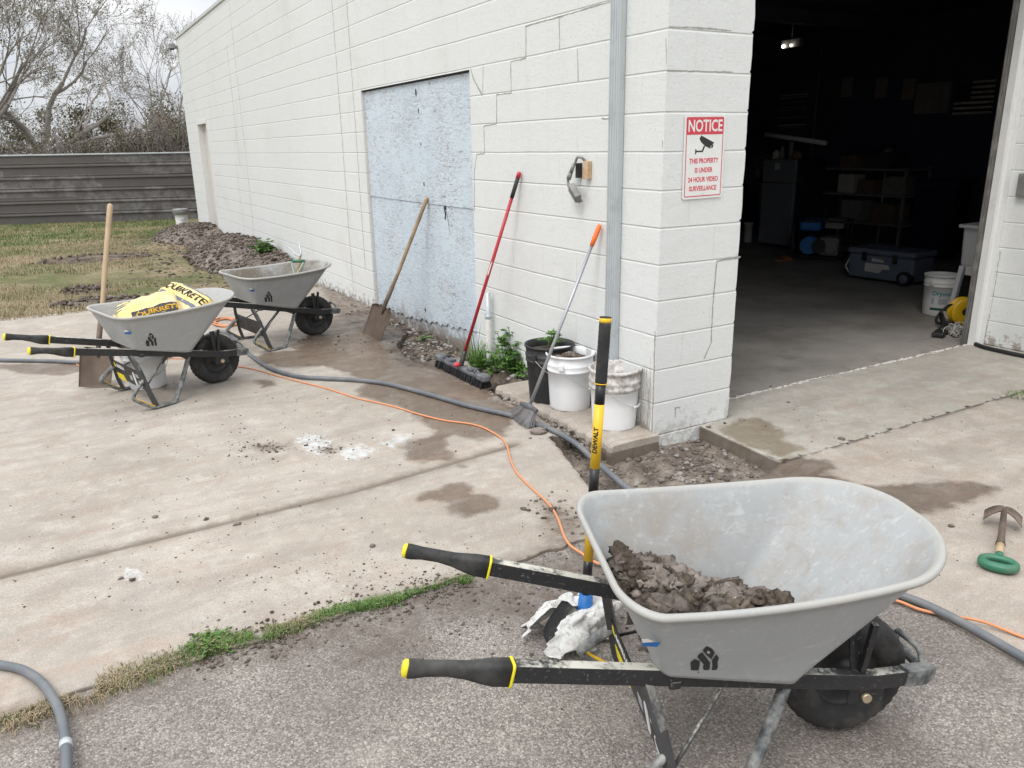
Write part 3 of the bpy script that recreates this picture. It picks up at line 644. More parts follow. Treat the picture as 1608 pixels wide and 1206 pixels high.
# grass in the seam between concrete and asphalt
SEAM = [(20, 1118), (60, 1100), (150, 1072), (215, 1050), (300, 1020), (345, 1005), (400, 993), (440, 985), (520, 955), (600, 940), (680, 922), (745, 905)]
def reg_seam(n, rs):
    P = np.array([G(*q)[:2] for q in SEAM]); k = rs.randint(0, len(P)-1, n); t_ = rs.rand(n)
    p = P[k]*(1-t_)[:, None]+P[k+1]*t_[:, None]; wid = .010+.085*np.clip(fbm(p[:, 0], p[:, 1], 1.6, 3, 61)+.42, 0, 1)
    q = p+rs.normal(0, 1, (n, 2))*wid[:, None]*np.array([.8, .62]); keep = fbm(q[:, 0], q[:, 1], 3.2, 4, 62) > -.07
    return q[keep, 0], q[keep, 1]-.022
o = blades('grass', 13000, reg_seam, lambda X, Y: -.008+0*X, .008, .032, .0032, ['grass_fresh', 'grass_green', 'grass_dry'], lambda X, Y, rs: np.clip((fbm(X, Y, 2.5, 3, 63)*5+rs.normal(1.15, .7, len(X))), 0, 2).astype(np.int32), 1.4, 5)
tag(o, 'low green grass growing in the seam between concrete and asphalt', 'grass', kind='stuff')

# loose crumbs and pebbles
def crumbs(name, mats, pts, seed, sq=.7):
    b = MB(); r_ = random.Random(seed)
    for i, (x, y, z, r) in enumerate(pts): b.ico((x, y, z+r*.25), r, 1, .35, seed+i*.37, (1, r_.uniform(.6, 1.1), sq*r_.uniform(.6, 1)), r_.randrange(len(mats) if isinstance(mats, list) else 1))
    return b.build(name, mats)
r_ = random.Random(9); pts = []
def scatter(n, cx, cy, sx, sy, r0, r1, z=0.0, px=True):
    for i in range(n):
        if px: p = G(cx+r_.gauss(0, sx), cy+r_.gauss(0, sy)); x, y = p.x, p.y
        else: x, y = cx+r_.gauss(0, sx), cy+r_.gauss(0, sy)
        pts.append((x, y, z, r0+(r1-r0)*r_.random()**3))
scatter(90, 900, 830, 35, 26, .002, .013); scatter(160, 640, 905, 120, 14, .0015, .006); scatter(60, 860, 800, 20, 14, .003, .014)
scatter(420, 430, 690, 170, 50, .0015, .007); scatter(90, 420, 703, 28, 6, .003, .011); scatter(60, 512, 704, 20, 8, .003, .011); scatter(260, 250, 860, 190, 50, .0015, .006); scatter(70, 640, 850, 110, 30, .0015, .006)
scatter(110, 890, 670, 30, 16, .003, .012); scatter(60, 550, 480, 22, 12, .006, .02); scatter(90, 640, 530, 35, 22, .004, .016)
scatter(60, 1250, 660, 60, 22, .0015, .006); scatter(50, 1450, 700, 90, 30, .0015, .005); scatter(60, 1500, 850, 70, 50, .0015, .006)
scatter(520, 690, 960, 170, 34, .0015, .007, -.012); scatter(260, 880, 920, 60, 40, .0015, .009, -.01); scatter(200, 500, 1080, 260, 60, .0012, .0045, -.012); scatter(160, 1150, 1130, 200, 40, .0012, .0045, -.012); scatter(60, 300, 620, 100, 20, .0015, .006); scatter(60, 510, 540, 30, 16, .004, .014)
for i in range(1100):
    k_ = r_.randrange(4, len(SEAM)-1); t_ = r_.random(); gx = SEAM[k_][0]*(1-t_)+SEAM[k_+1][0]*t_; gy = SEAM[k_][1]*(1-t_)+SEAM[k_+1][1]*t_
    p = G(gx, gy); dy_ = r_.gauss(-.03, .06); pts.append((p.x, p.y+dy_, 0 if dy_ > 0 else -.01, .0015+.008*r_.random()**2.5))
for x, y, r in [(243, 813, .016), (324, 816, .014), (372, 824, .018), (190, 909, .012), (208, 911, .014), (585, 858, .016), (420, 570, .01), (1138, 665, .012), (1113, 671, .018), (1322, 690, .02), (1238, 632, .011), (1494, 827, .014), (618, 676, .014), (480, 700, .012), (1210, 607, .01), (822, 800, .016), (868, 801, .02), (879, 788, .014), (1165, 660, .02)]:
    p = G(x, y); pts.append((p.x, p.y, 0, r))
tag(crumbs('soil_crumbs', ['soil', 'soil_dry'], pts, 11), 'small dark crumbs of earth strewn over the concrete and asphalt', 'soil crumbs', kind='stuff')
pts = []
for i in range(1400):
    x = r_.uniform(-.9, .36); y = r_.uniform(-1.0, .02)
    if sd_poly(np.array([x]), np.array([y]), PIT)[0] < .01: continue
    if r_.random() > .35+.65*math.exp(-((x-.02)/.35)**2-((y+.3)/.4)**2): continue
    pts.append((x, y, float(zsoil(np.array([x]), np.array([y]))[0]), .004+.019*r_.random()**2.5))
tag(crumbs('gravel', ['soil_dry', 'soil_gravelly', 'dim_grey'], pts, 5), 'loose gravel and stones in the dug out pit', 'gravel', kind='stuff')
pts = []
for i in range(420):
    y = r_.uniform(1.0, 4.6); x = -.02-abs(r_.gauss(0, .07)); pts.append((x, y, float(zsoil(np.array([x]), np.array([y]))[0]), .006+.028*r_.random()**2.2))
h = HOLE; hx = [p[0] for p in h]; hy = [p[1] for p in h]
for i in range(420):
    x = r_.uniform(min(hx), max(hx)); y = r_.uniform(min(hy), max(hy))
    if sd_poly(np.array([x]), np.array([y]), h)[0] > 0: pts.append((x, y, float(zsoil(np.array([x]), np.array([y]))[0]), .006+.02*r_.random()**2))
for i in range(300):
    y = r_.uniform(.05, 1.3); x = -.39+r_.gauss(0, .03); pts.append((x, y, -.02, .006+.024*r_.random()**2))
tag(crumbs('rubble', ['soil', 'soil_dry', 'dim_grey'], pts, 6), 'broken earth and rubble along the foot of the white wall', 'rubble', kind='stuff')
# cast footing the buckets stand on
b = MB(); prof = []
ys = np.linspace(-.065, 1.32, 46)
for i, y in enumerate(ys):
    wv = .012*math.sin(i*1.9)+.02*float(vn(np.array([y*9.0]), np.array([0.]), 5)[0]); xl = -.335-wv; zt = .034+.004*math.sin(i*2.3)
    prof.append([(-.004, y, -.14), (-.004, y, zt), (xl*.5, y, zt+.003), (xl+.012, y, zt-.001), (xl, y, zt-.014), (xl-.008, y, -.03), (xl+.01, y, -.14)])
b.loft(prof, 0, False, True)
tag(b.build('footing', 'concrete_tan', bevel=.004, attrs={'wet': [-9.0]*len(b.v), 'mud': [.0 if v[2] < .0 else -.12 for v in b.v], 'pale': [-9.0]*len(b.v), 'groove': [0.0]*len(b.v)}), kind='structure')

def proj(x, y, z):
    d = np.array([x, y, z])-CAM; k = d@CF; return 804+FPX*(d@CR)/k, 603-FPX*(d@CU)/k
def z_at(x, y, ypx):
    """height above (x, y) that shows at image row ypx"""
    lo, hi = -1, 12
    for _ in range(40):
        m = (lo+hi)/2
        if proj(x, y, m)[1] > ypx: lo = m
        else: hi = m
    return m

# ------------------------------------------------------------------ the building
H = .2032; TOP = 3.93
bld = thing('warehouse', 'white painted concrete block warehouse with open garage bay and boarded opening', 'building')
def wallbox(b, lo, hi, mx_=0, my_=1, mz=0):
    x0, y0, z0 = lo; x1, y1, z1 = hi
    V = [(x0, y0, z0), (x1, y0, z0), (x1, y1, z0), (x0, y1, z0), (x0, y0, z1), (x1, y0, z1), (x1, y1, z1), (x0, y1, z1)]
    for f, m in (((0, 3, 2, 1), mz), ((4, 5, 6, 7), mz), ((0, 1, 5, 4), my_), ((1, 2, 6, 5), mx_), ((2, 3, 7, 6), my_), ((3, 0, 4, 7), mx_)): b.add([V[i] for i in f], [(0, 1, 2, 3)], m)
PY0, PY1, PZ = 2.243, 4.632, 2.226
DY0, DY1, DZ0, DZ1 = 13.28, 14.36, .06, 2.26
b = MB()
for lo, hi in (((0, .2, -.2), (.2, PY0, TOP)), ((0, PY0, PZ), (.2, PY1, TOP)), ((0, PY1, -.2), (.2, DY0, TOP)), ((0, DY0, -.2), (.2, DY1, DZ0)), ((0, DY0, DZ1), (.2, DY1, TOP)), ((0, DY1, -.2), (.2, 15.75, TOP))): wallbox(b, lo, hi)
def strip(b, pts, w_, plane, off=-.0016, mi=0, rs=random.Random(2)):
    """thin dark crack line laid on a wall: plane 'x' -> (y,z) points on x=0, plane 'y' -> (x,z) on y=0"""
    P = [];
    for (a0, z0), (a1, z1) in zip(pts, pts[1:]):
        n = max(2, int(math.hypot(a1-a0, z1-z0)/.03))
        for i in range(n): P.append((a0+(a1-a0)*i/n+rs.uniform(-1, 1)*.0022, z0+(z1-z0)*i/n+rs.uniform(-1, 1)*.0022))
    P.append(pts[-1])
    for (a0, z0), (a1, z1) in zip(P, P[1:]):
        d = Vector((a1-a0, z1-z0)).normalized()*.001; n = Vector((-d.y, d.x)).normalized()*w_*rs.uniform(.25, .65)
        q = [(a0+n.x-d.x, z0+n.y-d.y), (a0-n.x-d.x, z0-n.y-d.y), (a1-n.x+d.x, z1-n.y+d.y), (a1+n.x+d.x, z1+n.y+d.y)]
        b.add([(off, a, z) if plane == 'x' else (a, off, z) for a, z in q], [(0, 1, 2, 3)], mi)
def onA(pts): return [(PX(x, y).y, PX(x, y).z) for x, y in pts]
def onB(pts): return [(PY(x, y).x, PY(x, y).z) for x, y in pts]
for y, z0, z1, w_ in ((5.32, .03, TOP-.02, .009), (4.86, .4, 3.6, .008), (10.72, 1.4, 3.3, .012), (10.2, .3, TOP-.1, .010), (11.0, .2, 1.5, .008)): strip(b, [(y, z0), (y, z1)], w_, 'x', mi=2)
for q, w_ in (([(985, -8), (964, 1), (893, 22), (826, 41), (826, 91), (802, 97), (803, 145.6), (780, 149), (780, 194), (760, 198), (761, 241), (749, 242), (745, 269), (745, 330)], .0065),
              ([(739, 107), (744, 125), (757, 149)], .012), ([(759, 105), (758, 148)], .006), ([(878, 26), (879, 78)], .005), ([(907, 77), (908, 128)], .005), ([(945, 186), (960, 187)], .008),
              ([(1046, 60), (1046.5, 100)], .003), ([(1029, 520), (1026, 600)], .007), ([(1040, 220), (1040, 232)], .005)): strip(b, onA(q), w_, 'x', mi=2)
rd = random.Random(12)
for k in range(34):      # mud runs down the wall beside the corner
    y0_ = .01+abs(rd.gauss(0, .11)); z1_ = rd.uniform(.08, .36) if y0_ < .12 else rd.uniform(.05, .2); zt_ = min(.50, z1_+rd.uniform(.04, .2)); strip(b, [(y0_, zt_), (y0_+rd.uniform(-.006, .006), z1_*.4), (y0_+rd.uniform(-.01, .01), rd.uniform(.0, .05))], rd.uniform(.001, .0028), 'x', -.0013-.00004*k, 3)
strip(b, [(.010, .62), (.007, .40), (.006, .02)], .007, 'x', -.0030, 3)
b.build('wall', ['blockwork_long', 'blockwork_front', 'crack_line', 'mud_run'], bld)
# pier beside the bay: its free edge is nibbled at every course
b = MB(); r_ = random.Random(5); poly = [(0, -.25), (.6096, -.25)]
k = 0
while k*H < TOP-.05:
    z = k*H; poly += [(.6096-r_.uniform(.0, .004), z+.006), (.6096-r_.uniform(.008, .02), z+.012), (.6096-r_.uniform(0, .005), z+.024), (.6096+r_.uniform(-.003, .002), z+.1), (.6096+r_.uniform(-.006, .001), z+.185)]; k += 1
poly = sorted(poly[1:], key=lambda p: p[1]); poly = [(0, -.25)]+poly+[(.6096, TOP), (0, TOP)]
n = len(poly); V = [(x, 0, z) for x, z in poly]+[(x, .2, z) for x, z in poly]
b.add(V, [tuple(range(n))], 1); b.add(V, [tuple(range(2*n-1, n-1, -1))], 1)
for i in range(n): j = (i+1) % n; b.add([V[i], V[n+i], V[n+j], V[j]], [(0, 1, 2, 3)], 0)
for q, w_ in (([(1162, 404), (1139, 407), (1126, 410), (1120.5, 459), (1117.6, 514), (1117, 537), (1105.4, 563)], .0085), ([(1050, 42), (1110, 44), (1148, 48)], .007), ([(1048, 111), (1150, 113)], .005), ([(1060, 655), (1060, 640), (1068, 640)], .006)): strip(b, onB(q), w_, 'y', mi=2)
wallbox(b, (.6096, .002, 3.25), (3.78, .198, TOP))
b.build('wall', ['blockwork_long', 'blockwork_front', 'crack_line'], bld)
b = MB(); wallbox(b, (3.78, -9, -.2), (3.98, .24, TOP)); 
for q in ([(1571, 395), (1559, 470), (1546, 535)],): strip(b, [(PX(x, y, 3.78).y, PX(x, y, 3.78).z) for x, y in q], .006, 'x', 3.7785, 2)
b.build('wall', ['blockwork_long', 'blockwork_front', 'crack_line'], bld)
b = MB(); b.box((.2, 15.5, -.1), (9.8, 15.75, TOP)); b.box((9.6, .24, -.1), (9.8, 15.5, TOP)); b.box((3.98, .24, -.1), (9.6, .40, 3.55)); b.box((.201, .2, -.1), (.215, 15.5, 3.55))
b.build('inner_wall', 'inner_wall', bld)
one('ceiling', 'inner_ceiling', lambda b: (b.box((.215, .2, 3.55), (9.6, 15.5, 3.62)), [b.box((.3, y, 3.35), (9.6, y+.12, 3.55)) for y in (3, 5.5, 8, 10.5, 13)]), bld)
one('roof', 'coping', lambda b: (b.box((-.02, -.02, TOP), (9.9, 15.79, TOP+.05)), b.box((3.76, -9, TOP), (9.9, -.02, TOP+.05)), b.box((9.78, -9, -.2), (9.9, .24, TOP))), bld)
# plywood sheets closing the opening
p1 = one('plywood_sheet', 'plywood', lambda b: b.box((.030, PY0+.004, 1.195), (.045, PY1-.004, PZ-.014)), bld); p1['label'] = 'upper sheet of weathered pale blue painted plywood'
def lowply(b):
    n = 60; zs = [.055+.14*max(0, 1-(i/n)*1.5)*1.0+.012*math.sin(i*2.1)+.010*math.sin(i*.9) for i in range(n+1)]
    for i in range(n):
        y0 = PY0+.004+(PY1-PY0-.008)*i/n; y1 = PY0+.004+(PY1-PY0-.008)*(i+1)/n
        b.add([(.037, y0, zs[i]), (.037, y1, zs[i+1]), (.037, y1, 1.2), (.037, y0, 1.2), (.05, y0, zs[i]), (.05, y1, zs[i+1])], [(0, 1, 2, 3)[::-1], (0, 4, 5, 1)])
    b.box((.051, PY0, -.1), (.06, PY1, 1.3))
p2 = one('plywood_sheet', 'plywood', lowply, bld); p2['label'] = 'lower plywood sheet with muddy ragged bottom edge'
for x, y, r in ((653, 145, .016), (657, 173, .012), (666, 289, .012), (661, 226, .008), (699, 335, .010), (699, 325, .014), (667, 487, .013)):
    p = PX(x, y, .03); z = p.z; one('knot_hole', 'dark_gap_shade', lambda b: b.ico((.0285 if z > 1.2 else .0355, p.y, z), r, 2, .5, x, (.12, .8, 1.7)), p1 if z > 1.2 else p2)
b = MB()
strip(b, [(PX(x, y, .037).y, PX(x, y, .037).z) for x, y in ((701, 330), (704, 348), (707, 370))], .007, 'x', .0355)
strip(b, [(PX(x, y, .037).y, PX(x, y, .037).z) for x, y in ((697, 318), (700, 340), (699, 344))], .020, 'x', .0352)
b.build('split', 'dark_gap_shade', p2)
one('lintel_shadow', 'dark_gap_shade', lambda b: b.box((.012, PY0, PZ-.010), (.19, PY1, PZ-.001)), bld)  # dark bar paints the lintel's overhang shadow along the plywood top
one('opening_frame', 'cream_trim', lambda b: b.box((.022, PY1-.012, .0), (.19, PY1-.0035, PZ-.014)), bld)
one('opening_frame', 'cream_trim', lambda b: b.box((.026, PY0+.0005, .9), (.19, PY0+.0035, PZ-.014)), bld)
# far door
d = one('door', 'cream_trim', lambda b: b.bev((.10, DY0+.07, DZ0+.01), (.14, DY1-.07, DZ1-.08), .004), bld)
one('handle', 'galvanized', lambda b: b.tube([(.10, DY0+.14, 1.02), (.045, DY0+.14, 1.02), (.045, DY0+.24, 1.02)], .011), d)
one('door_frame', 'white_trim', lambda b: (b.box((-.012, DY0-.0, DZ0), (.19, DY0+.065, DZ1-.005)), b.box((-.012, DY1-.065, DZ0), (.19, DY1, DZ1-.005)), b.box((-.015, DY0+.065, DZ1-.075), (.19, DY1-.065, DZ1-.004))), bld)
one('threshold', 'galvanized', lambda b: b.bev((-.03, DY0, DZ0-.03), (.09, DY1, DZ0-.002), .004), bld)
# bay jamb: white trim and the dark roller door track
JX = PY(1567, 300, .245).x; TX0 = PY(1546, 300, .31).x; TX1 = PY(1558, 300, .31).x
def jamb(b):
    b.box((JX, .245, 0), (3.779, .30, 3.25)); b.box((JX+.045, .225, 0), (3.777, .2449, 3.25))
one('jamb', 'white_trim', jamb, bld); one('door_gap', 'dark_gap_shade', lambda b: b.box((TX1, .34, 0), (3.9, .36, 3.25)), bld)
def track(b):
    b.box((TX0, .305, 0), (TX1, .313, 3.3)); b.box((TX0+.022, .300, 0), (TX0+.036, .3049, 3.3))
tr = one('door_track', 'track_steel', track, bld)
for z in (.35, .75, 1.15, 1.9, 2.4): one('bracket', 'rusty_steel', lambda b: (b.bev((TX1+.0005, .302, z), (JX+.02, .314, z+.06), .002), b.tube([(TX1+.02, .29, z+.03), (TX1+.02, .303, z+.03)], .010, 6)), tr)

tag(one('light_switch_box', 'box_grey', lambda b: b.bev((3.735, .065, 1.225), (3.779, .145, 1.405), .008), None), 'small grey switch box on the block wall right of the bay', 'switch box')

# galvanised strut on the wall
t_ = thing('steel_channel', 'tall galvanised steel channel fixed upright to the white wall near the corner', 'steel channel', (-.0, .39, 0))
def chan(b):
    b.bev((-.046, -.046, .02), (-.003, .046, 3.9), .003)
    for y in (-.034, -.012, .012, .034): b.box((-.0485, y-.0035, .02), (-.0455, y+.0035, 3.9))
one('channel', 'galvanized', chan, t_)

# sign with its writing
M_ = frame_M((.286, -.006, 1.596), (1, 0, 0.012), (-.012, 0, 1))
sg = thing('notice_sign', 'white and red NOTICE video surveillance sign on the block pier', 'sign', tuple(M_.translation)); sg.rotation_euler = M_.to_euler()
def rrect(w_, h, r, n=5, cx=0, cy=0):
    out = []
    for sx, sy, a0 in ((1, 1, 0), (-1, 1, 90), (-1, -1, 180), (1, -1, 270)):
        for i in range(n+1): a = R(a0+90*i/n); out.append((cx+sx*(w_/2-r)+r*math.cos(a), cy+sy*(h/2-r)+r*math.sin(a)))
    return out
one('plate', 'white_print', lambda b: b.prism(rrect(.296, .446, .014), -.002, .0015), sg)
def redpart(b):
    o_, i_ = rrect(.272, .422, .009), rrect(.262, .412, .006)
    n = len(o_); b.add([(x, y, .0022) for x, y in o_]+[(x, y, .0022) for x, y in i_], [(i, (i+1) % n, n+(i+1) % n, n+i) for i in range(n)])
    b.prism([(-.131, .120), (.131, .120), (.131, .205), (-.131, .205)], .0016, .0024)
    for s_, y, z in (('THIS PROPERTY', -.020, .036), ('IS UNDER', -.070, .036), ('24 HOUR VIDEO', -.120, .036), ('SURVEILLANCE', -.168, .036)): text(b, s_, z, Matrix.Translation((0, y, .0018)), 0, .0004, .0009, .84)
one('red_print', 'red_print', redpart, sg)
one('heading', 'white_print', lambda b: text(b, 'NOTICE', .086, Matrix.Translation((0, .162, .0027)), 0, .0003, .0016, .80), sg)
def camlogo(b):
    f = lambda pts: [((x-430)*.00062, (587-y)*.0005) for x, y in pts]
    def P_(pts): b.prism(f(pts), .0016, .0023)
    P_([(388, 358), (545, 437), (505, 470), (500, 500), (437, 470), (385, 425), (366, 388)]); P_([(420, 465), (438, 470), (412, 530), (398, 522)]); P_([(338, 516), (412, 516), (412, 532), (338, 532)]); P_([(322, 500), (330, 500), (340, 516), (340, 532), (328, 553), (320, 553)]); P_([(515, 462), (535, 455), (528, 488), (508, 498)])
one('camera_symbol', 'black_print', camlogo, sg)
for y in (.212, -.212): one('screw', 'galvanized', lambda b: b.tube([(0, y*.93, .001), (0, y*.93, .0045)], .0035, 8), sg)

# broken electrical outlet hanging off its conduit
jb = thing('electrical_outlet', 'grey outlet box dangling from bent conduit beside a rusty wall box', 'outlet', tuple(PX(925, 265)))
q = lambda x, y, X=-.03: PX(x, y, X)-Vector(jb.location)
def cav(b):
    a = PX(926, 267, 0)-Vector(jb.location); b.bev((-.035, a.y-.024, a.z-.053), (.0, a.y+.022, a.z+.055), .004)
one('wall_box', 'box_rust', cav, jb)
one('hollow', 'dark_gap_shade', lambda b: b.box((-.037, q(914, 265, 0).y-.004, q(914, 278, 0).z-.005), (-.003, q(914, 265, 0).y+.018, q(914, 256, 0).z)), jb)
one('conduit', 'box_grey', lambda b: (b.tube(smooth_path([q(920, 254, -.01), q(914, 248, -.04), q(907, 247, -.055), q(903, 256, -.055), q(896, 272, -.06), q(892, 283, -.06), q(893, 293, -.06)], 5), .0085, 10), b.tube([q(901, 258, -.056), q(897, 270, -.06)], .012, 12), b.tube([q(896, 271, -.06), q(893, 281, -.06)], .015, 12)), jb)
hb = frame_M(q(902, 303, -.06), (0, -.72, -.62), (-.35, -.5, .62))
one('outlet_box', 'box_grey', lambda b: (b.bev((-.055, -.030, -.022), (.055, .030, .018), .005, 0, hb), b.bev((-.062, -.034, -.030), (.062, -.024, .0), .003, 0, hb)), jb)
one('outlet_face', 'dark_gap_shade', lambda b: b.bev((-.044, -.0345, -.026), (.044, -.0335, .012), .0005, 0, hb @ Matrix.Translation((0, -.001, 0))), jb)

# security light and camera on the far corner
sl = thing('security_light', 'small flood light fixed to the far top corner of the white building', 'light fixture', (-.02, 15.6, 3.82))
one('housing', 'box_grey', lambda b: (b.bev((-.14, -.09, -.09), (-.04, .09, .02), .015), b.bev((-.06, -.04, -.08), (.015, .04, -.02), .005)), sl)
one('lens', 'dark_gap_shade', lambda b: b.bev((-.13, -.08, -.102), (-.05, .08, -.089), .004), sl)
sc_ = thing('security_camera', 'white security camera under the flood light at the far building corner', 'camera', (-.02, 15.6, 3.42))
one('body', 'white_trim', lambda b: b.tube([(-.13, -.07, -.07), (-.04, .01, .02)], .04, 14), sc_)
one('mount', 'white_trim', lambda b: b.tube([(.0, 0, .06), (-.09, -.01, .03)], .025, 10), sc_)

# ------------------------------------------------------------------ metal fence
F0 = Vector((-4.0, 20.2, 0)); F1 = Vector((.4, 18.75, 0)); fd = (F1-F0).normalized(); FA = F0-fd*9; FL = (F1-F0).length+9+4
fe = thing('metal_fence', 'dark brown ribbed sheet metal fence closing off the far end of the yard', 'fence', tuple(FA), math.atan2(fd.y, fd.x))
def fence_sheet(b):
    prof = [(-.01, -.05)]; z = .0
    while z < 1.62:
        prof += [(0, z), (0, z+.17), (-.032, z+.19), (-.032, z+.215), (0, z+.235), (0, z+.262), (-.010, z+.268), (-.010, z+.285), (0, z+.291)]; z += .291
    prof = [(d, min(z, 1.64)) for d, z in prof]
    for i in range(int(FL/.9)+1):
        dz = .0; x0, x1 = i*.9, i*.9+.9
        for (d0, z0), (d1, z1) in zip(prof, prof[1:]): b.add([(x0, d0, z0), (x1, d0, z0), (x1, d1, z1), (x0, d1, z1)], [(0, 1, 2, 3)])
one('panel', 'fence_metal', fence_sheet, fe)
one('top_rail', 'galvanized', lambda b: b.bev((0, -.03, 1.625), (FL, .03, 1.66), .005), fe)
for i in range(7): one('post', 'metal_brown', lambda b: b.box((1+i*2.4, .012, -.1), (1.06+i*2.4, .07, 1.62)), fe)

# ------------------------------------------------------------------ wheelbarrow (x forward, z up, wheel contact at the origin)
def rail_pt(x, side):
    if x <= 0: t_ = (x+1.254)/1.254; return Vector((x, side*(.278+(.122-.278)*t_), .530+(.238-.530)*t_))
    t_ = x/.215; return Vector((x, side*(.122+(.088-.122)*t_), .238+(.212-.238)*t_))
T_ = dict(xr0=-.635, xr1=-.740, xf0=-.235, xf1=.152)
def tray_pt(u, v, txy, tz, off=0.0):
    """u along (-1 rear, 1 front), v across; txy 0 floor .. 1 rim"""
    x = (T_['xr0']+(T_['xr1']-T_['xr0'])*txy)*(1-u)/2+(T_['xf0']+(T_['xf1']-T_['xf0'])*txy)*(1+u)/2
    wr = .232+(.330-.232)*txy; wf = .200+(.272-.200)*txy; f = (1+u)/2
    bul = .028*txy*(1-u*u)
    hw = wr+(wf-wr)*f+bul
    zb = .302+(.405-.302)*(1-f); zr = .646+.030*f**2-.012*(1-u*u)
    return Vector((x+off*u*.8, v*(hw+off), zb+(zr-zb)*tz))
def rr_uv(t_, n=12):
    """rounded rectangle in u, v for corner radii that open towards the rim"""
    pts = []
    rr, rf = .34+.06*t_, .42+.32*t_
    for su, sv, a0, ra in ((1, 1, 0, rf), (-1, 1, 90, rr), (-1, -1, 180, rr), (1, -1, 270, rf)):
        ru = ra*(.62 if su > 0 else .5); rv = ra*1.15
        for i in range(n+1):
            a = R(a0+90*i/n); pts.append((su*(1-ru)+ru*math.cos(a), sv*(1-rv)+rv*math.sin(a)))
    # fill the long sides so the bulge shows
    out = []
    for i, p in enumerate(pts):
        q_ = pts[(i+1) % len(pts)]; out.append(p)
        if i % (n+1) == n and (i//(n+1)) % 2 == 0:
            for k in range(1, 7): out.append((p[0]+(q_[0]-p[0])*k/7, p[1]+(q_[1]-p[1])*k/7))
    return out
def tray_mesh():
    b = MB(); inside = []; rim = []; lev = [(-.30, 0), (0.0, .0), (.045, .015), (.075, .055), (.20, .19), (.36, .35), (.52, .51), (.68, .67), (.84, .835), (.97, .975)]
    rings = []; tags = []
    def ring(txy, tz, off=0, dz=0, sc=1): return [tray_pt(u*sc, v*sc, max(txy, 0), tz, off)+Vector((0, 0, dz)) for u, v in rr_uv(max(0, min(1, txy)))]
    rings.append(ring(0, 0, 0, 0, .05)); tags.append((0, 0)); rings.append(ring(0, 0, 0, 0, .92)); tags.append((0, 0))
    for txy, tz in lev[2:]: rings.append(ring(txy, tz)); tags.append((0, 0))
    for off, dz in ((.008, -.010), (.014, -.008), (.0165, .000), (.013, .006), (.006, .009), (-.002, .006)): rings.append(ring(1, 1, off, dz)); tags.append((0, 1))
    for txy, tz in reversed(lev[2:]): rings.append(ring(txy, tz, -.005, .003)); tags.append((1, 0))
    rings.append(ring(0, 0, -.005, .006, .90)); tags.append((1, 0)); rings.append(ring(0, 0, 0, .006, .05)); tags.append((1, 0))
    b.loft(rings, 0, True, True, True, True); n = len(rings[0])
    for i_, r_ in tags: inside += [i_]*n; rim += [r_]*n
    return b, inside, rim
GOR = [[(795, 592), (800, 548), (825, 528), (852, 540), (846, 562), (835, 592)], [(842, 520), (850, 504), (872, 490), (886, 512), (906, 545), (898, 580), (888, 588), (864, 588), (862, 572), (870, 556)],
       [(876, 480), (900, 455), (926, 466), (940, 490), (914, 526), (893, 505)], [(918, 530), (946, 497), (958, 517), (946, 542), (944, 570), (934, 585), (908, 587), (916, 560)]]
def on_tray(X, Z, side, off):
    u = 0.0; t_ = .4
    for _ in range(30):
        p = tray_pt(u, side, t_, t_); u += (X-p.x)*2.2; t_ += (Z-p.z)*1.6
    p = tray_pt(u, side, t_, t_); return p+Vector((0, side*off, -off*.4))
def emblem(b, side):
    if True:
        for poly in GOR+[[(905+9*math.cos(a*1.047), 486+9*math.sin(a*1.047)) for a in range(6)]]:
            w_ = 2 if len(poly) == 6 and poly[0][0] == 914 else 0
            pts = [on_tray(-.535+((x-876)/163*.080+(y-522)/163*.040)*(-side), .470-(y-522)/163*.128-.20*((x-876)/163*.080)*(-side), side, .0022+(.0010 if w_ else 0)) for x, y in poly]
            if side > 0: pts = pts[::-1]
            b.add(pts, [tuple(range(len(pts)))], 1 if w_ else 0)
def foot_path(s_):
    return smooth_path([rail_pt(-.245, s_)+Vector((0, -s_*.01, -.015)), (-.330, s_*.209, .155), (-.42, s_*.270, .030), (-.455, s_*.288, .012), (-.56, s_*.31, .012), (-.60, s_*.312, .016), (-.70, s_*.31, .085), (-.712, s_*.305, .112), (-.68, s_*.29, .150), (-.62, s_*.275, .205)], 4)
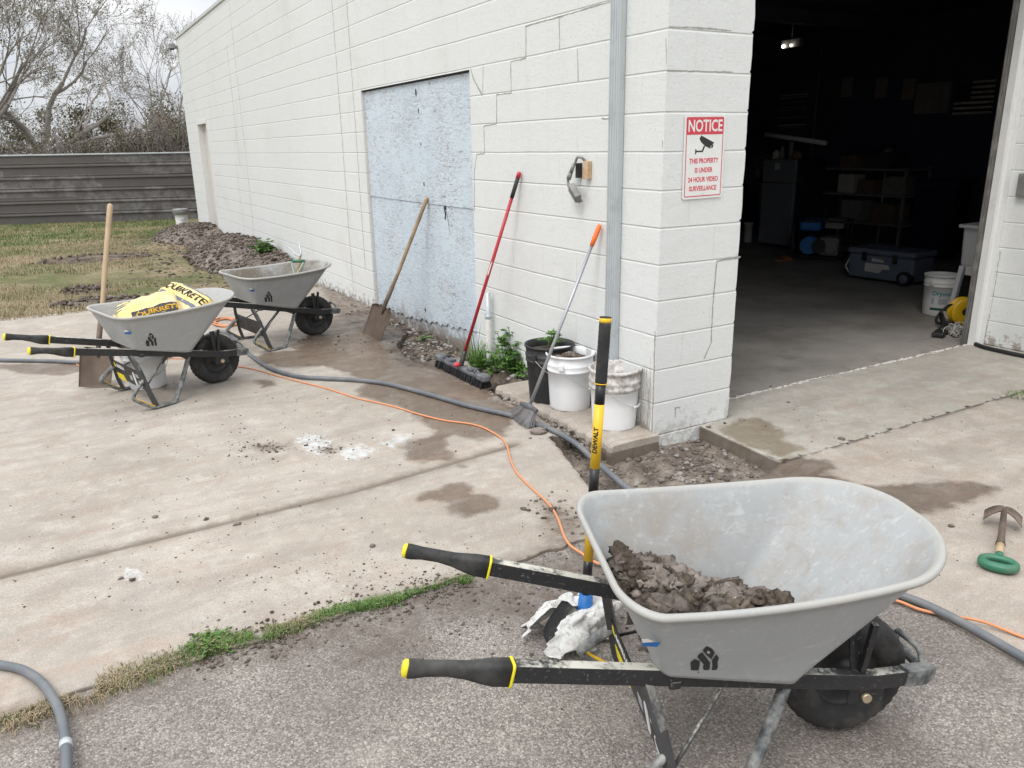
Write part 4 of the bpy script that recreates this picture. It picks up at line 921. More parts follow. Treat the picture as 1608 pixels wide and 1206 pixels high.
def make_barrow(label):
    w0 = thing('wheelbarrow', label, 'wheelbarrow', group='grey tub wheelbarrows')
    b, ins, rim = tray_mesh(); tr_ = b.build('tray', 'tray_grey', w0, attrs={'inside': ins, 'rim': rim})
    for sd_ in (-1, 1): one('emblem', ['black_print', 'tray_grey'], lambda b: emblem(b, sd_), tr_)
    one('sticker', ['blue_tape', 'white_print'], lambda b: (b.add([on_tray(x, z, -1, .0018) for x, z in ((-.70, .555), (-.655, .548), (-.662, .530), (-.70, .538))], [(0, 1, 2, 3)], 0), b.add([on_tray(x, z, -1, .0024) for x, z in ((-.705, .566), (-.69, .566), (-.672, .552), (-.70, .551))], [(0, 1, 2, 3)], 1)), tr_)
    for s_ in (-1, 1):
        one('rail', 'steel_black', lambda b: b.tube([rail_pt(x, s_) for x in (-1.02, -.8, -.5, -.2, 0)]+[rail_pt(.12, s_)], .021, 4, flat=(.78, 1.12), up=(0, 0, 1)), w0, .003)
        def grip(b):
            A = rail_pt(-1.254, s_); d = (rail_pt(-1, s_)-A).normalized(); side = d.cross(Vector((0, 0, 1))).normalized(); up = side.cross(d)
            rings = []
            for x, a, c, dz, sq_ in ((0, .015, .020, 0, 2), (.006, .018, .0245, 0, 2), (.02, .0185, .024, .0, 2), (.05, .0175, .020, .002, 2), (.10, .0165, .0195, .003, 2.2), (.145, .0175, .022, 0, 2.6), (.18, .021, .027, -.003, 3.4), (.21, .0225, .030, -.004, 5), (.25, .0225, .030, -.003, 6)):
                rg = []
                for i in range(20):
                    t_ = 2*math.pi*i/20; ct, st = math.cos(t_), math.sin(t_)
                    rg.append(A+d*x+side*(a*math.copysign(abs(ct)**(2/sq_), ct))+up*(c*math.copysign(abs(st)**(2/sq_), st)+dz))
                rings.append(rg)
            b.loft(rings)
        g_ = one('grip', 'rubber', grip, w0)
        def gcap(b):
            A = rail_pt(-1.254, s_); d = (rail_pt(-1, s_)-A).normalized(); side = d.cross(Vector((0, 0, 1))).normalized(); up = side.cross(d)
            b.loft([[A+d*x+side*(.0155*k*math.cos(6.283*i/18))+up*(.0225*k*math.sin(6.283*i/18)) for i in range(18)] for x, k in ((.004, 1.05), (-.002, 1.02), (-.007, .85), (-.009, .4))])
        one('end_cap', 'yellow_plastic', gcap, g_)
        def band(b):
            A = rail_pt(-1.254, s_); d = (rail_pt(-1, s_)-A).normalized(); side = d.cross(Vector((0, 0, 1))).normalized(); up = side.cross(d)
            b.loft([[A+d*(x+.03*0)+side*(.0245*math.copysign(abs(math.cos(q_))**.35, math.cos(q_)))+up*(.0325*math.copysign(abs(math.sin(q_))**.35, math.sin(q_))-.003) for q_ in [6.283*i/24 for i in range(24)]] for x in (.2505, .2575)])
        one('band', 'yellow_plastic', band, g_)
        # legs
        one('leg', 'steel_black_dusty', lambda b: b.tube([rail_pt(-.66, s_)+Vector((0, 0, -.02)), (-.635, s_*.262, .27), (-.60, s_*.30, .10), (-.575, s_*.308, .018)], .0125, 4, flat=(1, 1.1)), w0, .002)
        ft = one('foot_loop', 'steel_grey_dirty', lambda b: b.tube(foot_path(s_), .0150, 10, flat=(1.2, .8)), w0)
        def fpad(b):
            P = foot_path(s_); P = [p for p in P if -.716 < p.x < -.585 and p.z < .125]
            b.tube([p+Vector((.010*.7, 0, .010*.9)) for p in P], .0085, 6, flat=(1.2, .45))
        one('foot_pad', 'yellow_paint', fpad, ft)
        one('strut', 'steel_black', lambda b: (b.bev((-.045, -.003, 0), (-.012, .003, .17), .001, 0, Matrix.Translation((.0, s_*.118, .245)) @ Matrix.Rotation(R(-9)*s_*-1, 4, 'X') @ Matrix.Rotation(R(-3), 4, 'Y')), b.tube([rail_pt(-.02, s_)+Vector((0, 0, .02)), (-.005, s_*.135, .425)], .008, 4)), w0)
        br = one('axle_bracket', 'steel_black', lambda b: b.bev((-.05, s_*.122-.004, .165), (.055, s_*.122+.004, .225), .003), w0)
        one('bolt', 'bolt_metal', lambda b: b.tube([(0, s_*.124, .187), (0, s_*.139, .187)], .0135, 12), br)
        one('nose_cap', 'steel_grey_dirty', lambda b: b.tube([rail_pt(.122, s_), rail_pt(.19, s_), rail_pt(.215, s_)+Vector((.012, -s_*.008, 0))], [.0235, .0235, .018], 4, flat=(.82, 1.1), up=(0, 0, 1)), w0, .003)
        for x in (-.15, -.62): one('bolt', 'galvanized', lambda b: b.tube([rail_pt(x, s_)+Vector((0, s_*.0, .023)), rail_pt(x, s_)+Vector((0, 0, .030))], .006, 6), w0)
    one('crossbar', 'steel_grey_dirty', lambda b: (b.tube([rail_pt(.205, -1), rail_pt(.205, 1)], .014, 10), b.tube(smooth_path([rail_pt(.20, -1)+Vector((0, .015, .01)), (.20, -.045, .265), (.175, 0, .285), (.20, .045, .265), rail_pt(.20, 1)+Vector((0, -.015, .01))], 5), .008, 8)), w0)
    one('tray_brace', 'steel_black', lambda b: (b.bev((-.60, -.215, .345), (-.57, .215, .365), .002), b.bev((-.28, -.16, .262), (-.25, .16, .280), .002), b.tube([(-.60, -.19, .36), (-.33, 0, .28), (-.60, .19, .36)], .007, 6)), w0)
    for s_ in (-1, 1): one('leg_brace', 'steel_black_dusty', lambda b: b.tube([(-.60, s_*.28, .17), (-.44, s_*.16, .285)], .006, 6), w0)
    pn = one('cross_panel', 'black_plastic', lambda b: b.prism([(-.262, -.062), (.262, -.062), (.262, .062), (.22, .072), (-.22, .072), (-.262, .062)], -.003, .003, 0, PANEL), w0)
    # wheel
    wh = MB()
    prof = [(.098, -.028), (.102, -.034), (.120, -.045), (.145, -.049), (.166, -.046), (.179, -.036), (.1855, -.020), (.187, 0), (.1855, .020), (.179, .036), (.166, .046), (.145, .049), (.120, .045), (.102, .034), (.098, .028)]
    n = 72; rings = []
    for i in range(n):
        a = 2*math.pi*i/n; rg = []
        for k, (r_, y) in enumerate(prof):
            rad = r_+(.0028*(1 if i % 2 else -1) if 4 <= k <= 10 else 0)*(1 if (i+k) % 2 else .6)
            x, z = rad*math.cos(a), rad*math.sin(a)
            if z < -.172 and abs(x) < .08: z = -.172-(z+.172)*-.25; z = max(z, -.183)
            rg.append((x, y*(1+.10*max(0, -math.sin(a))**6), z+.187-.004))
        rings.append(rg)
    wh.v = [p for r_ in rings for p in r_]; m = len(prof)
    for i in range(n):
        j = (i+1) % n
        for k in range(m-1): wh.f.append((i*m+k, j*m+k, j*m+k+1, i*m+k+1)); wh.mi.append(0); wh.sm.append(True)
    wl = thing('wheel', None, None); wl.parent = w0
    wh.build('tyre', 'tyre_rubber', wl)
    RY = Matrix.Translation((0, 0, .183)) @ Matrix.Rotation(R(90), 4, 'X')
    one('rim', 'black_plastic', lambda b: (b.lathe([(.102, -.030), (.106, -.033), (.100, -.026), (.088, -.020), (.055, -.014), (.038, -.022), (.030, -.036), (.0, -.037)], 40, 0, RY), b.lathe([(.102, .030), (.106, .033), (.100, .026), (.088, .020), (.055, .014), (.038, .022), (.030, .036), (.0, .037)], 40, 0, RY)), wl)
    one('axle', 'galvanized', lambda b: b.tube([(0, -.124, .185), (0, .124, .185)], .009, 10), wl)
    return w0
PANEL = frame_M((-.618, 0, .185), (0, -1, 0), (-.18, 0, .98))      # panel faces backwards, hung between the two legs
bar1 = make_barrow('large wheelbarrow in the foreground with a heap of dark earth in its clean grey tub')
bar2 = copy_tree(bar1); bar2['label'] = 'wheelbarrow loaded with yellow cement bags, black and yellow handles pointing left'
bar3 = copy_tree(bar1); bar3['label'] = 'wheelbarrow with muddy empty tub and a pale handled spade in it, nearest the wall'
for o, (x, y, a) in ((bar1, (-1.098, -2.167, -22.64)), (bar2, (-1.998, 2.669, 14.94)), (bar3, (-.907, 3.800, 10.21))):
    o.location = (x, y, 0.0); o.rotation_euler = (0, 0, R(a))
def kids(o): return [q for q in bpy.data.objects if q.parent == o]
for o, m in ((bar2, 'tray_light'), (bar3, 'tray_muddy')):
    for c_ in kids(o):
        if c_.name.startswith('tray') and not c_.name.startswith('tray_b'): c_.data = c_.data.copy(); c_.data.materials[0] = MATS[m]
for i, o in enumerate((bar1, bar2)):
    pn = [c_ for c_ in kids(o) if c_.name.startswith('cross_panel')][0]; pn['label'] = 'printed black panel between the legs'
    def pr(b):
        F = lambda x, y: PANEL @ Vector((x, y, .0042))
        b.prism([(-.245, -.068), (-.09, -.068), (-.115, -.022), (-.245, -.022)], .003, .0045, 1, PANEL)
        text(b, 'GORILLA', .036, PANEL @ Matrix.Translation((-.13, .038, .0036)), 0, .0005, .0008)
        b.prism([(-.243, .024), (-.215, .024), (-.222, .055), (-.229, .062), (-.24, .05)], .003, .0042, 1, PANEL)
        b.prism([(.02, -.028), (.062, -.028), (.062, .008), (.02, .008)], .003, .0042, 2, PANEL); b.prism([(.098, -.058), (.118, -.058), (.128, -.04), (.128, .03), (.12, .046), (.104, .046), (.096, .03), (.094, -.03)], .003, .0046, 0, PANEL)
        b.prism([(.15, .02), (.20, .02), (.20, .026), (.15, .026)], .003, .0042, 0, PANEL); b.prism([(.15, .034), (.195, .034), (.195, .040), (.15, .040)], .003, .0042, 0, PANEL)
        for k in range(14):
            a0, a1 = 6.283*k/14, 6.283*(k+1)/14; c0 = (.19, -.03)
            b.prism([(c0[0]+.026*math.cos(a0), c0[1]+.026*math.sin(a0)), (c0[0]+.026*math.cos(a1), c0[1]+.026*math.sin(a1)), (c0[0]+.021*math.cos(a1), c0[1]+.021*math.sin(a1)), (c0[0]+.021*math.cos(a0), c0[1]+.021*math.sin(a0))], .003, .0042, 0, PANEL)
    one('print', ['white_print', 'yellow_plastic', 'label_grey'], pr, pn)

def inM(o): return Matrix.Translation(o.location) @ Matrix.Rotation(o.rotation_euler.z, 4, 'Z')
# earth in the foreground tub
def clods(b, M, cx, cy, n, rx, ry, z0, hgt, seed, r0=.012, r1=.05, mats=2):
    r_ = random.Random(seed)
    for i in range(n):
        a = r_.uniform(0, 6.283); d = math.sqrt(r_.random()); x = cx+rx*d*math.cos(a); y = cy+ry*d*math.sin(a)
        h = hgt*(1-d**2.2)*(.75+.5*mn.noise(Vector((x*9, y*9, seed)))+.1); r = r0+(r1-r0)*r_.random()**1.7
        p = M @ Vector((x, y, z0+max(0, h)-r*.25)); b.ico(p, r, 3 if r > .018 else 2, .42, seed+i*.61, (1, r_.uniform(.75, 1.15), r_.uniform(.6, .95)), r_.randrange(mats), True, 1.9)
b = MB(); M1 = inM(bar1); nu, nv = 120, 96
U, V_ = np.meshgrid(np.linspace(-.985, .84, nu), np.linspace(-.985, .985, nv))
def tubxy(u, v, t): p = tray_pt(u, v, t, t); return p
heap_pts = []; hz = {}
Xg = -.68+(U+1)*.245; Yg = V_*.25
Xg = -.68+(U+1)*.25
hgt_ = .055+.060*np.exp(-((U+.70)/.30)**2-((V_-.2)/.8)**2)+.045*np.exp(-((U-.0)/.22)**2-((V_+.1)/.5)**2)+.05*np.exp(-((U-.56)/.16)**2-((V_+.1)/.5)**2)+.075*fbm(Xg, Yg, 8, 4, 71)+.070*(np.abs(fbm(Xg, Yg, 24, 4, 72))-.1)+.022*fbm(Xg, Yg, 80, 3, 74)
hgt_ = hgt_*np.clip((.82-U)/.22, 0, 1)**.6-.03*np.clip(np.abs(V_)-.7, 0, 1)/.3
vs = []
for j in range(nv):
    for i in range(nu):
        u, v = float(U[j, i]), float(V_[j, i])
        if u < -.62 and abs(v) > .5:      # keep clear of the rounded corners
            du, dv = (-.62-u)/.38, (abs(v)-.5)/.5; k_ = math.hypot(du, dv)
            if k_ > .93: u = -.62-.38*du*.93/k_; v = math.copysign(.5+.5*dv*.93/k_, v)
        p0 = tray_pt(u, v, 0, 0); p1_ = tray_pt(u, v, 1, 1); t_ = min(.75, max(.003/(p1_.z-p0.z), float(hgt_[j, i])/(p1_.z-p0.z)))
        q_ = tray_pt(u*(.985), v*.975, t_, t_); vs.append(M1 @ q_); hz[(i, j)] = q_
b.add(vs, [(j*nu+i, j*nu+i+1, (j+1)*nu+i+1, (j+1)*nu+i) for j in range(nv-1) for i in range(nu-1)], 0, True)
r_ = random.Random(3)
for k in range(330):
    i = r_.randrange(6, nu-10); j = r_.randrange(9, nv-9); q_ = hz[(i, j)]
    if hgt_[j, i] < .02 and r_.random() < .75: continue
    r = .007+.034*r_.random()**2.6; b.ico(M1 @ (q_+Vector((0, 0, r*.15))), r, 3 if r > .016 else 2, .5, 3+k*.61, (1, r_.uniform(.75, 1.15), r_.uniform(.6, .95)), r_.randrange(2), True, 1.9)
q_ = hz[(70, 40)]; b.ico(M1 @ (q_+Vector((0, 0, .02))), .016, 2, .3, 5, (1, .9, .8), 2)
tag(b.build('soil_heap', ['soil', 'soil_dry', 'box_rust']), 'heap of dark clumpy earth lying in the foreground wheelbarrow', 'soil heap')

# cement bags
def bag(name, label, M, sx=.56, sy=.38, sz=.095, seed=1, printed='top', bend=0.0):
    nx, ny = 44, 32; r_ = random.Random(seed); b = MB()
    def P(u, v, s_):
        e = max(0., (1-abs(u)**5))**.34*max(0., (1-abs(v)**4.5))**.34
        w_ = .010*mn.noise(Vector((u*3.1, v*3.4, seed)))+.005*mn.noise(Vector((u*9, v*7, seed+3)))+.0035*mn.noise(Vector((u*24, v*5, seed+9)))
        x = u*sx/2*(1-.03*abs(v)**4+.02*mn.noise(Vector((u*2, v*2, seed)))); y = v*sy/2*(1-.04*abs(u)**4)
        return Vector((x, y, s_*(sz/2)*e+w_*(1 if s_ > 0 else .6)+bend*x*x))
    for s_ in (1, -1):
        vs = [P(-1+2*i/nx, -1+2*j/ny, s_) for j in range(ny+1) for i in range(nx+1)]
        fs = [(j*(nx+1)+i, j*(nx+1)+i+1, (j+1)*(nx+1)+i+1, (j+1)*(nx+1)+i) for j in range(ny) for i in range(nx)]
        b.add(vs, fs if s_ > 0 else [f[::-1] for f in fs], 0, True)
    o = b.build(name, 'bag_yellow'); o.matrix_world = M; tag(o, label, 'cement bag', 'yellow cement bags in the wheelbarrow')
    def surf(v, off=.0035):
        u_, v_ = max(-.98, min(.98, v.x/(sx/2))), max(-.98, min(.98, v.y/(sy/2))); p = P(u_, v_, 1); return p+Vector((0, 0, off))
    def band_(b, x0, x1, y0, y1, mi, off):
        n1, n2 = 26, 10; V = [surf(Vector((x0+(x1-x0)*i/n1, y0+(y1-y0)*j/n2, 0)), off) for j in range(n2+1) for i in range(n1+1)]
        b.add(V, [(j*(n1+1)+i, j*(n1+1)+i+1, (j+1)*(n1+1)+i+1, (j+1)*(n1+1)+i) for j in range(n2) for i in range(n1)], mi, True)
    def pr(b):
        if printed == 'top':
            band_(b, -.24, .24, -.02, .012, 2, .002); text(b, 'QUIKRETE', .088, Matrix(), 0, .0003, .0012, 1.0, lambda v: surf(v+Vector((0, .075, 0))))
            text(b, 'CONCRETE MIX', .036, Matrix(), 0, .0003, .0008, 1, lambda v: surf(v+Vector((-.06, -.07, 0)))); band_(b, -.24, .24, .135, .148, 2, .002)
        else:
            band_(b, -.10, .25, -.16, -.05, 0, .002); text(b, 'QUIKRETE', .062, Matrix(), 1, .0003, .002, 1, lambda v: surf(v+Vector((.07, -.105, 0)), .005))
            for k in range(4): band_(b, -.22, -.22+.07+.03*(k % 3), .03+.028*k, .042+.028*k, 2, .002)
    one('print', ['black_print', 'yellow_paint', 'cooler_grey'], pr, o)
    return o
M2 = inM(bar2)
def bag_from(A, B, C, thick):
    ex = (C-B); ey = (B-A); sx, sy = ex.length, ey.length; c_ = (A+C)/2; exn = ex.normalized(); ez = exn.cross(ey).normalized(); eyn = ez.cross(exn)
    return Matrix(((exn.x, eyn.x, ez.x, c_.x), (exn.y, eyn.y, ez.y, c_.y), (exn.z, eyn.z, ez.z, c_.z), (0, 0, 0, 1))) @ Matrix.Translation((0, 0, -thick/2)), sx, sy
L2 = lambda *p: M2 @ Vector(p)
MA, sa, sb_ = bag_from(L2(-.42, .20, .70), L2(-.12, .17, .775), L2(-.02, -.20, .675), .09)
bag('cement_bag', 'yellow cement bag lying flat across the tub with large dark lettering along it', MA, sa*1.04, sb_*1.05, .075, 1, 'top', -.12)
bag('cement_bag', 'yellow cement bag at the bottom of the load, mostly hidden under the others', M2 @ Matrix.Translation((-.40, .01, .53)) @ Matrix.Rotation(R(7), 4, 'Y'), .46, .34, .13, 4, 'side')
MA, sa, sb_ = bag_from(L2(-.665, -.10, .625), L2(-.56, .17, .655), L2(-.235, .04, .735), .09)
bag('cement_bag', 'yellow cement bag tipped towards the viewer, its dark printed side in front', MA @ Matrix.Translation((0, -.03, 0)) @ Matrix.Rotation(R(16), 4, 'X'), sa*1.12, .28, .08, 7, 'side', -.1)

# ------------------------------------------------------------------ tools
def shovel_blade(b, M, w_=.21, L_=.28, dish=.028, sq=True, mi=0, th=.0022):
    n, m = 14, 16; rows = []
    for s_ in (0, -th):
        for j in range(m+1):
            t_ = j/m; 
            for i in range(n+1):
                u = -1+2*i/n; hw = w_/2*((1-.10*t_) if sq else math.sqrt(max(0, 1-max(0, (t_-.45)/.56)**2.2)))*(min(1, .62+t_*6) if t_ < .07 else 1)
                rows.append((u*hw, -t_*L_-(0 if sq else 0), dish*(u*u)*(1-.5*t_)+s_+.02*(t_-.3)**2))
    k = (n+1)*(m+1); fs = []
    for j in range(m):
        for i in range(n): a = j*(n+1)+i; fs += [(a, a+1, a+n+2, a+n+1)[::-1], (k+a, k+a+1, k+a+n+2, k+a+n+1)]
    for j in range(m): fs += [(j*(n+1), (j+1)*(n+1), k+(j+1)*(n+1), k+j*(n+1)), (j*(n+1)+n, k+j*(n+1)+n, k+(j+1)*(n+1)+n, (j+1)*(n+1)+n)]
    for i in range(n): fs += [(m*(n+1)+i, m*(n+1)+i+1, k+m*(n+1)+i+1, k+m*(n+1)+i)]
    b.add(rows, fs, mi, True, M)
def tool_M(foot, top, face):
    """local y runs up the shaft, z is the open face of the blade"""
    f = Vector(foot); y = (Vector(top)-f).normalized(); x = y.cross(Vector(face)).normalized(); z = x.cross(y)
    return Matrix(((x.x, y.x, z.x, f.x), (x.y, y.y, z.y, f.y), (x.z, y.z, z.z, f.z), (0, 0, 0, 1))), (Vector(top)-f).length
def shovel(label, foot, top, face, w_=.22, L_=.29, sq=True, hr=.0165, wood='wood_handle', group='long handled shovels'):
    M, ln = tool_M(foot, top, face); s_ = thing('shovel', label, 'shovel', group=group); s_.matrix_world = M
    one('blade', 'worn_blade', lambda b: (shovel_blade(b, Matrix.Translation((0, L_, .0)), w_, L_, .035, sq), b.tube([(0, L_-.07, .004), (0, L_, .010), (0, L_+.06, .012), (0, L_+.20, .004)], [.008, .018, .020, .0195], 12)), s_)
    one('handle', wood, lambda b: b.tube([(0, L_+.16, .006), (.003, L_+.35, .002), (0, ln*.6, 0), (0, ln-.03, 0), (0, ln-.008, 0), (0, ln, 0)], [hr, hr*.95, hr, hr*1.08, hr*.95, hr*.5], 14), s_)
    return s_
ft = G(585, 533); shovel('wooden handled square shovel leaning on the pale blue plywood', (ft.x, ft.y, .0), PX(671, 310, .02), (-.86, -.45, .25), .25, .32)
ft = G(150, 609); tp = Vector((ft.x+.02, ft.y+.42, 0)); tp.z = z_at(tp.x, tp.y, 322)
# slide the upper end sideways until it stands over the right image column
for _ in range(30): tp.x += (173-proj(*tp)[0])*.003; tp.z = z_at(tp.x, tp.y, 320)
shovel('wooden shovel standing upright behind the wheelbarrow of cement bags', (ft.x, ft.y, .0), tp, (-.3, -1, .2), .24, .30, hr=.019, wood='wood_pale')

# push broom
P0 = G(735, 604); hd = G(727, 592, .06); tp = PX(816, 270, -.02)
bm_ = thing('push_broom', 'red handled push broom with grey and black head leaning on the white wall', 'broom', (P0.x, P0.y, 0))
a_ = G(693, 575); c_ = G(760, 608); ax = (c_-a_).normalized(); yaw = math.atan2(ax.y, ax.x); bl = (c_-a_).length
MB0 = Matrix.Translation((a_+c_)/2-Vector((P0.x, P0.y, 0))) @ Matrix.Rotation(yaw, 4, 'Z')
def bhead(b):
    b.bev((-bl/2, -.032, .052), (bl/2, .032, .084), .010, 0, MB0, 3)
    for s_ in (-1, 1): b.bev((s_*bl*.5-.055, -.036, .050), (s_*bl*.5+.055, .036, .096), .012, 0, MB0, 3); b.bev((s_*bl*.24-.035, -.03, .08), (s_*bl*.24+.035, .03, .104), .008, 0, MB0, 2); b.tube([(s_*bl*.36, -.03, .09), (s_*bl*.36, 0, .118), (s_*bl*.36, .03, .09)], .008, 6, 0, M=MB0)
hdo = one('head', 'grey_broom', bhead, bm_)
def bris(b):
    r_ = random.Random(2)
    for i in range(900):
        x = r_.uniform(-bl/2-.03, bl/2+.03); y = r_.uniform(-.03, .03); b.tube([(x, y, .056), (x*1.02+r_.uniform(-.006, .006), y*1.7+r_.uniform(-.008, .008), .001)], [.0045, .003], 4, 0, M=MB0, cap=False)
one('bristles', 'black_bristle', bris, bm_)
hp = MB0 @ Vector((.0, 0, .095)); tl = tp-Vector(bm_.location)
one('socket', 'black_plastic', lambda b: b.tube([hp-Vector((0, 0, .02)), hp, hp+(tl-hp)*.075], [.024, .020, .017], 10), bm_)
one('clamp', 'red_print', lambda b: b.ico(hp+Vector((-.05, -.03, .01)), .020, 2, .12, 1, (1.5, 1, .9)), hdo)
hd_ = one('handle', 'red_paint', lambda b: b.tube([hp+(tl-hp)*.065, hp+(tl-hp)*.5, hp+(tl-hp)*.88], .0125, 12), bm_)
one('grip', 'rubber', lambda b: b.tube([hp+(tl-hp)*.875, hp+(tl-hp)*.975], .0145, 12), hd_)
one('end_cap', 'red_paint', lambda b: b.tube([hp+(tl-hp)*.97, hp+(tl-hp)*.99, tl], [.0155, .0165, .010], 12), hd_)
def lab(b):
    d = (tl-hp).normalized(); c0 = hp+(tl-hp)*.52; n_ = Vector((-.75, -.66, 0)); n_ = (n_-d*n_.dot(d)).normalized(); M = frame_M(c0+n_*.0130, d, n_.cross(d)); b.prism([(-.05, -.004), (.06, -.004), (.03, .004), (-.05, .004)], 0, .0006, 0, M)
one('label', 'white_print', lab, hd_)

# corn style broom with orange tip
P0 = G(820, 668); tp = PX(942, 353, -.02); nb = G(833, 634, .13)
cb = thing('broom', 'grey angle broom with orange tipped metal handle leaning beside the buckets', 'broom', (P0.x, P0.y, 0)); tl = tp-Vector(cb.location); nk = nb-Vector(cb.location)
e0 = G(800, 650)-Vector(cb.location); e1 = G(833, 673)-Vector(cb.location); 
f0 = G(818, 634, .125)-Vector(cb.location); f1 = G(843, 646, .105)-Vector(cb.location)
def fan(b):
    r_ = random.Random(5)
    for i in range(520):
        u = r_.random(); v = r_.uniform(-1, 1); s0 = f0.lerp(f1, .08+.84*u)+Vector((-.3, -.9, 0))*0; nrm = (e1-e0).cross(Vector((0, 0, 1))).normalized()
        s1 = e0.lerp(e1, u); b.tube([s0+nrm*v*.012, s0.lerp(s1, .5)+nrm*v*.020+Vector((r_.uniform(-.003, .003), 0, 0)), s1+nrm*v*.030+Vector((r_.uniform(-.008, .008), r_.uniform(-.008, .008), r_.uniform(0, .012)))], [.003, .003, .0016], 4, 0, cap=False)
one('bristles', 'grey_bristle', fan, cb)
one('head', 'grey_broom', lambda b: (b.tube([f0, f0.lerp(f1, .5)+Vector((0, 0, .006)), f1], [.013, .018, .013], 10, flat=(1, 1.2)), b.tube([f0.lerp(f1, .5), nk], [.018, .013], 10)), cb)
one('trim', 'red_print', lambda b: b.tube([f0+Vector((0, 0, .012)), f1+Vector((0, 0, .012))], .005, 8), cb)
hd_ = one('handle', 'alu_pole', lambda b: b.tube([nk-(tl-nk)*.02, nk+(tl-nk)*.9], .0105, 12), cb)
one('end_cap', 'orange_plastic', lambda b: b.tube([nk+(tl-nk)*.885, nk+(tl-nk)*.93, nk+(tl-nk)*.985, tl], [.0135, .0155, .0155, .010], 12), hd_)

# yellow and black fibreglass shaft, its blade wrapped in a plastic bag
ft = G(916, 992); tp = Vector((ft.x+.08, ft.y+.03, 1.1))
for _ in range(40): tp.z = z_at(tp.x, tp.y, 497); tp.x += (951-proj(*tp)[0])*.001
dg = thing('shovel', 'yellow and black banded shovel standing on its bagged blade behind the tub', 'shovel', tuple(ft)); tl = tp-ft; L3 = tl.length
def seg(b, a, c, r, mi=0, r2=None): b.tube([tl*a, tl*c], [r, r2 or r], 16, mi)
Y = lambda ypx: (z_at(*(ft+tl*.5)[:2], ypx)-0)/tl.z
ks = {k: Y(v_) for k, v_ in dict(a=504, b=510, c=605, d=606, e=637, f=735, g=772, h=875, i=900).items()}
one('handle', ['yellow_paint', 'black_plastic'], lambda b: (seg(b, .12, ks['i'], .0165, 1), seg(b, ks['i'], ks['h'], .0166, 1), seg(b, ks['h'], ks['g'], .0168, 0), seg(b, ks['g'], ks['f'], .0170, 1), seg(b, ks['f'], ks['e'], .0172, 0), seg(b, ks['e'], ks['c'], .0172, 1)), dg)
hg = one('grip', 'rubber', lambda b: (b.tube([tl*k_ for k_ in np.linspace(ks['c'], ks['b'], 26)], [.0195+.0007*(i % 2) for i in range(26)], 20), b.tube([tl*ks['a'], tl*(ks['a']+.004), tl*.992, tl], [.0195, .0205, .0195, .012], 20)), dg)
one('ring', 'yellow_paint', lambda b: (seg(b, ks['b']-.002, ks['a']+.002, .0200), seg(b, ks['c']-.002, ks['c']+.001, .0208)), hg)
def lett(b):
    d = tl.normalized(); c0 = ft+tl*((ks['e']+ks['f'])/2-.01)-ft; vw = Vector((CAM[0]-ft.x, CAM[1]-ft.y, .2)).normalized()
    n_ = (vw+Vector((-CR[0], -CR[1], 0))*.35); n_ = (n_-d*n_.dot(d)).normalized()
    sidev = d.cross(n_)
    text(b, 'DEWALT', .0225, Matrix(), 0, .0003, .0010, 1.0, lambda v: c0+d*v.x+(n_*math.cos(v.y/.0174)+n_.cross(d)*math.sin(v.y/.0174))*(.0177+v.z))
one('lettering', 'black_print', lett, dg)
one('tape', 'blue_tape', lambda b: b.tube([tl*(Y(955)-.01), tl*(Y(945)), tl*(Y(925))], [.031, .027, .024], 14), dg)
Mb, _ = tool_M((-.17, -.02, .012), (0, 0, .15), (-.35, -1, .75))
one('blade', 'steel_black_dusty', lambda b: shovel_blade(b, Matrix.Translation((0, .165, .0)), .105, .155, .02, False), dg).matrix_local = Mb
# the bag: crumpled skirt gathered at the tape and open towards the left
def wrap(b):
    n, m = 150, 46; c0 = tl*(Y(948)); rows = []
    for j in range(m+1):
        t_ = j/m
        for i in range(n+1):
            a = R(-138)+R(285)*i/n; rad = .024+(.150*t_**.62)*(1+.13*math.sin(3*a+1)+.08*math.sin(7*a+2))
            p = Vector((c0.x*(1-t_)-.055*t_+math.cos(a)*rad*1.05, c0.y*(1-t_)+math.sin(a)*rad*.62, c0.z*(1-t_**1.15)+.012+.028*t_*math.sin(9*a)+.05*math.sin(math.pi*t_)))
            w_ = mn.noise(p*13)*.034*t_+mn.noise(p*31)*.018*t_+(abs(mn.noise(p*26+Vector((3, 1, 2))))-.2)*.030*t_**.5+mn.noise(p*70)*.007; p += Vector((w_, -w_, w_*.7)); p.z = max(p.z, .004); rows.append(p)
    b.add(rows, [(j*(n+1)+i, j*(n+1)+i+1, (j+1)*(n+1)+i+1, (j+1)*(n+1)+i) for j in range(m) for i in range(n)], 0, True)
pb = one('plastic_bag', 'white_bag', wrap, None); pb.location = ft; tag(pb, 'crumpled white plastic bag wrapped round the foot of the yellow and black shovel', 'plastic bag')
pb.modifiers.new('s', 'SOLIDIFY').thickness = .0012

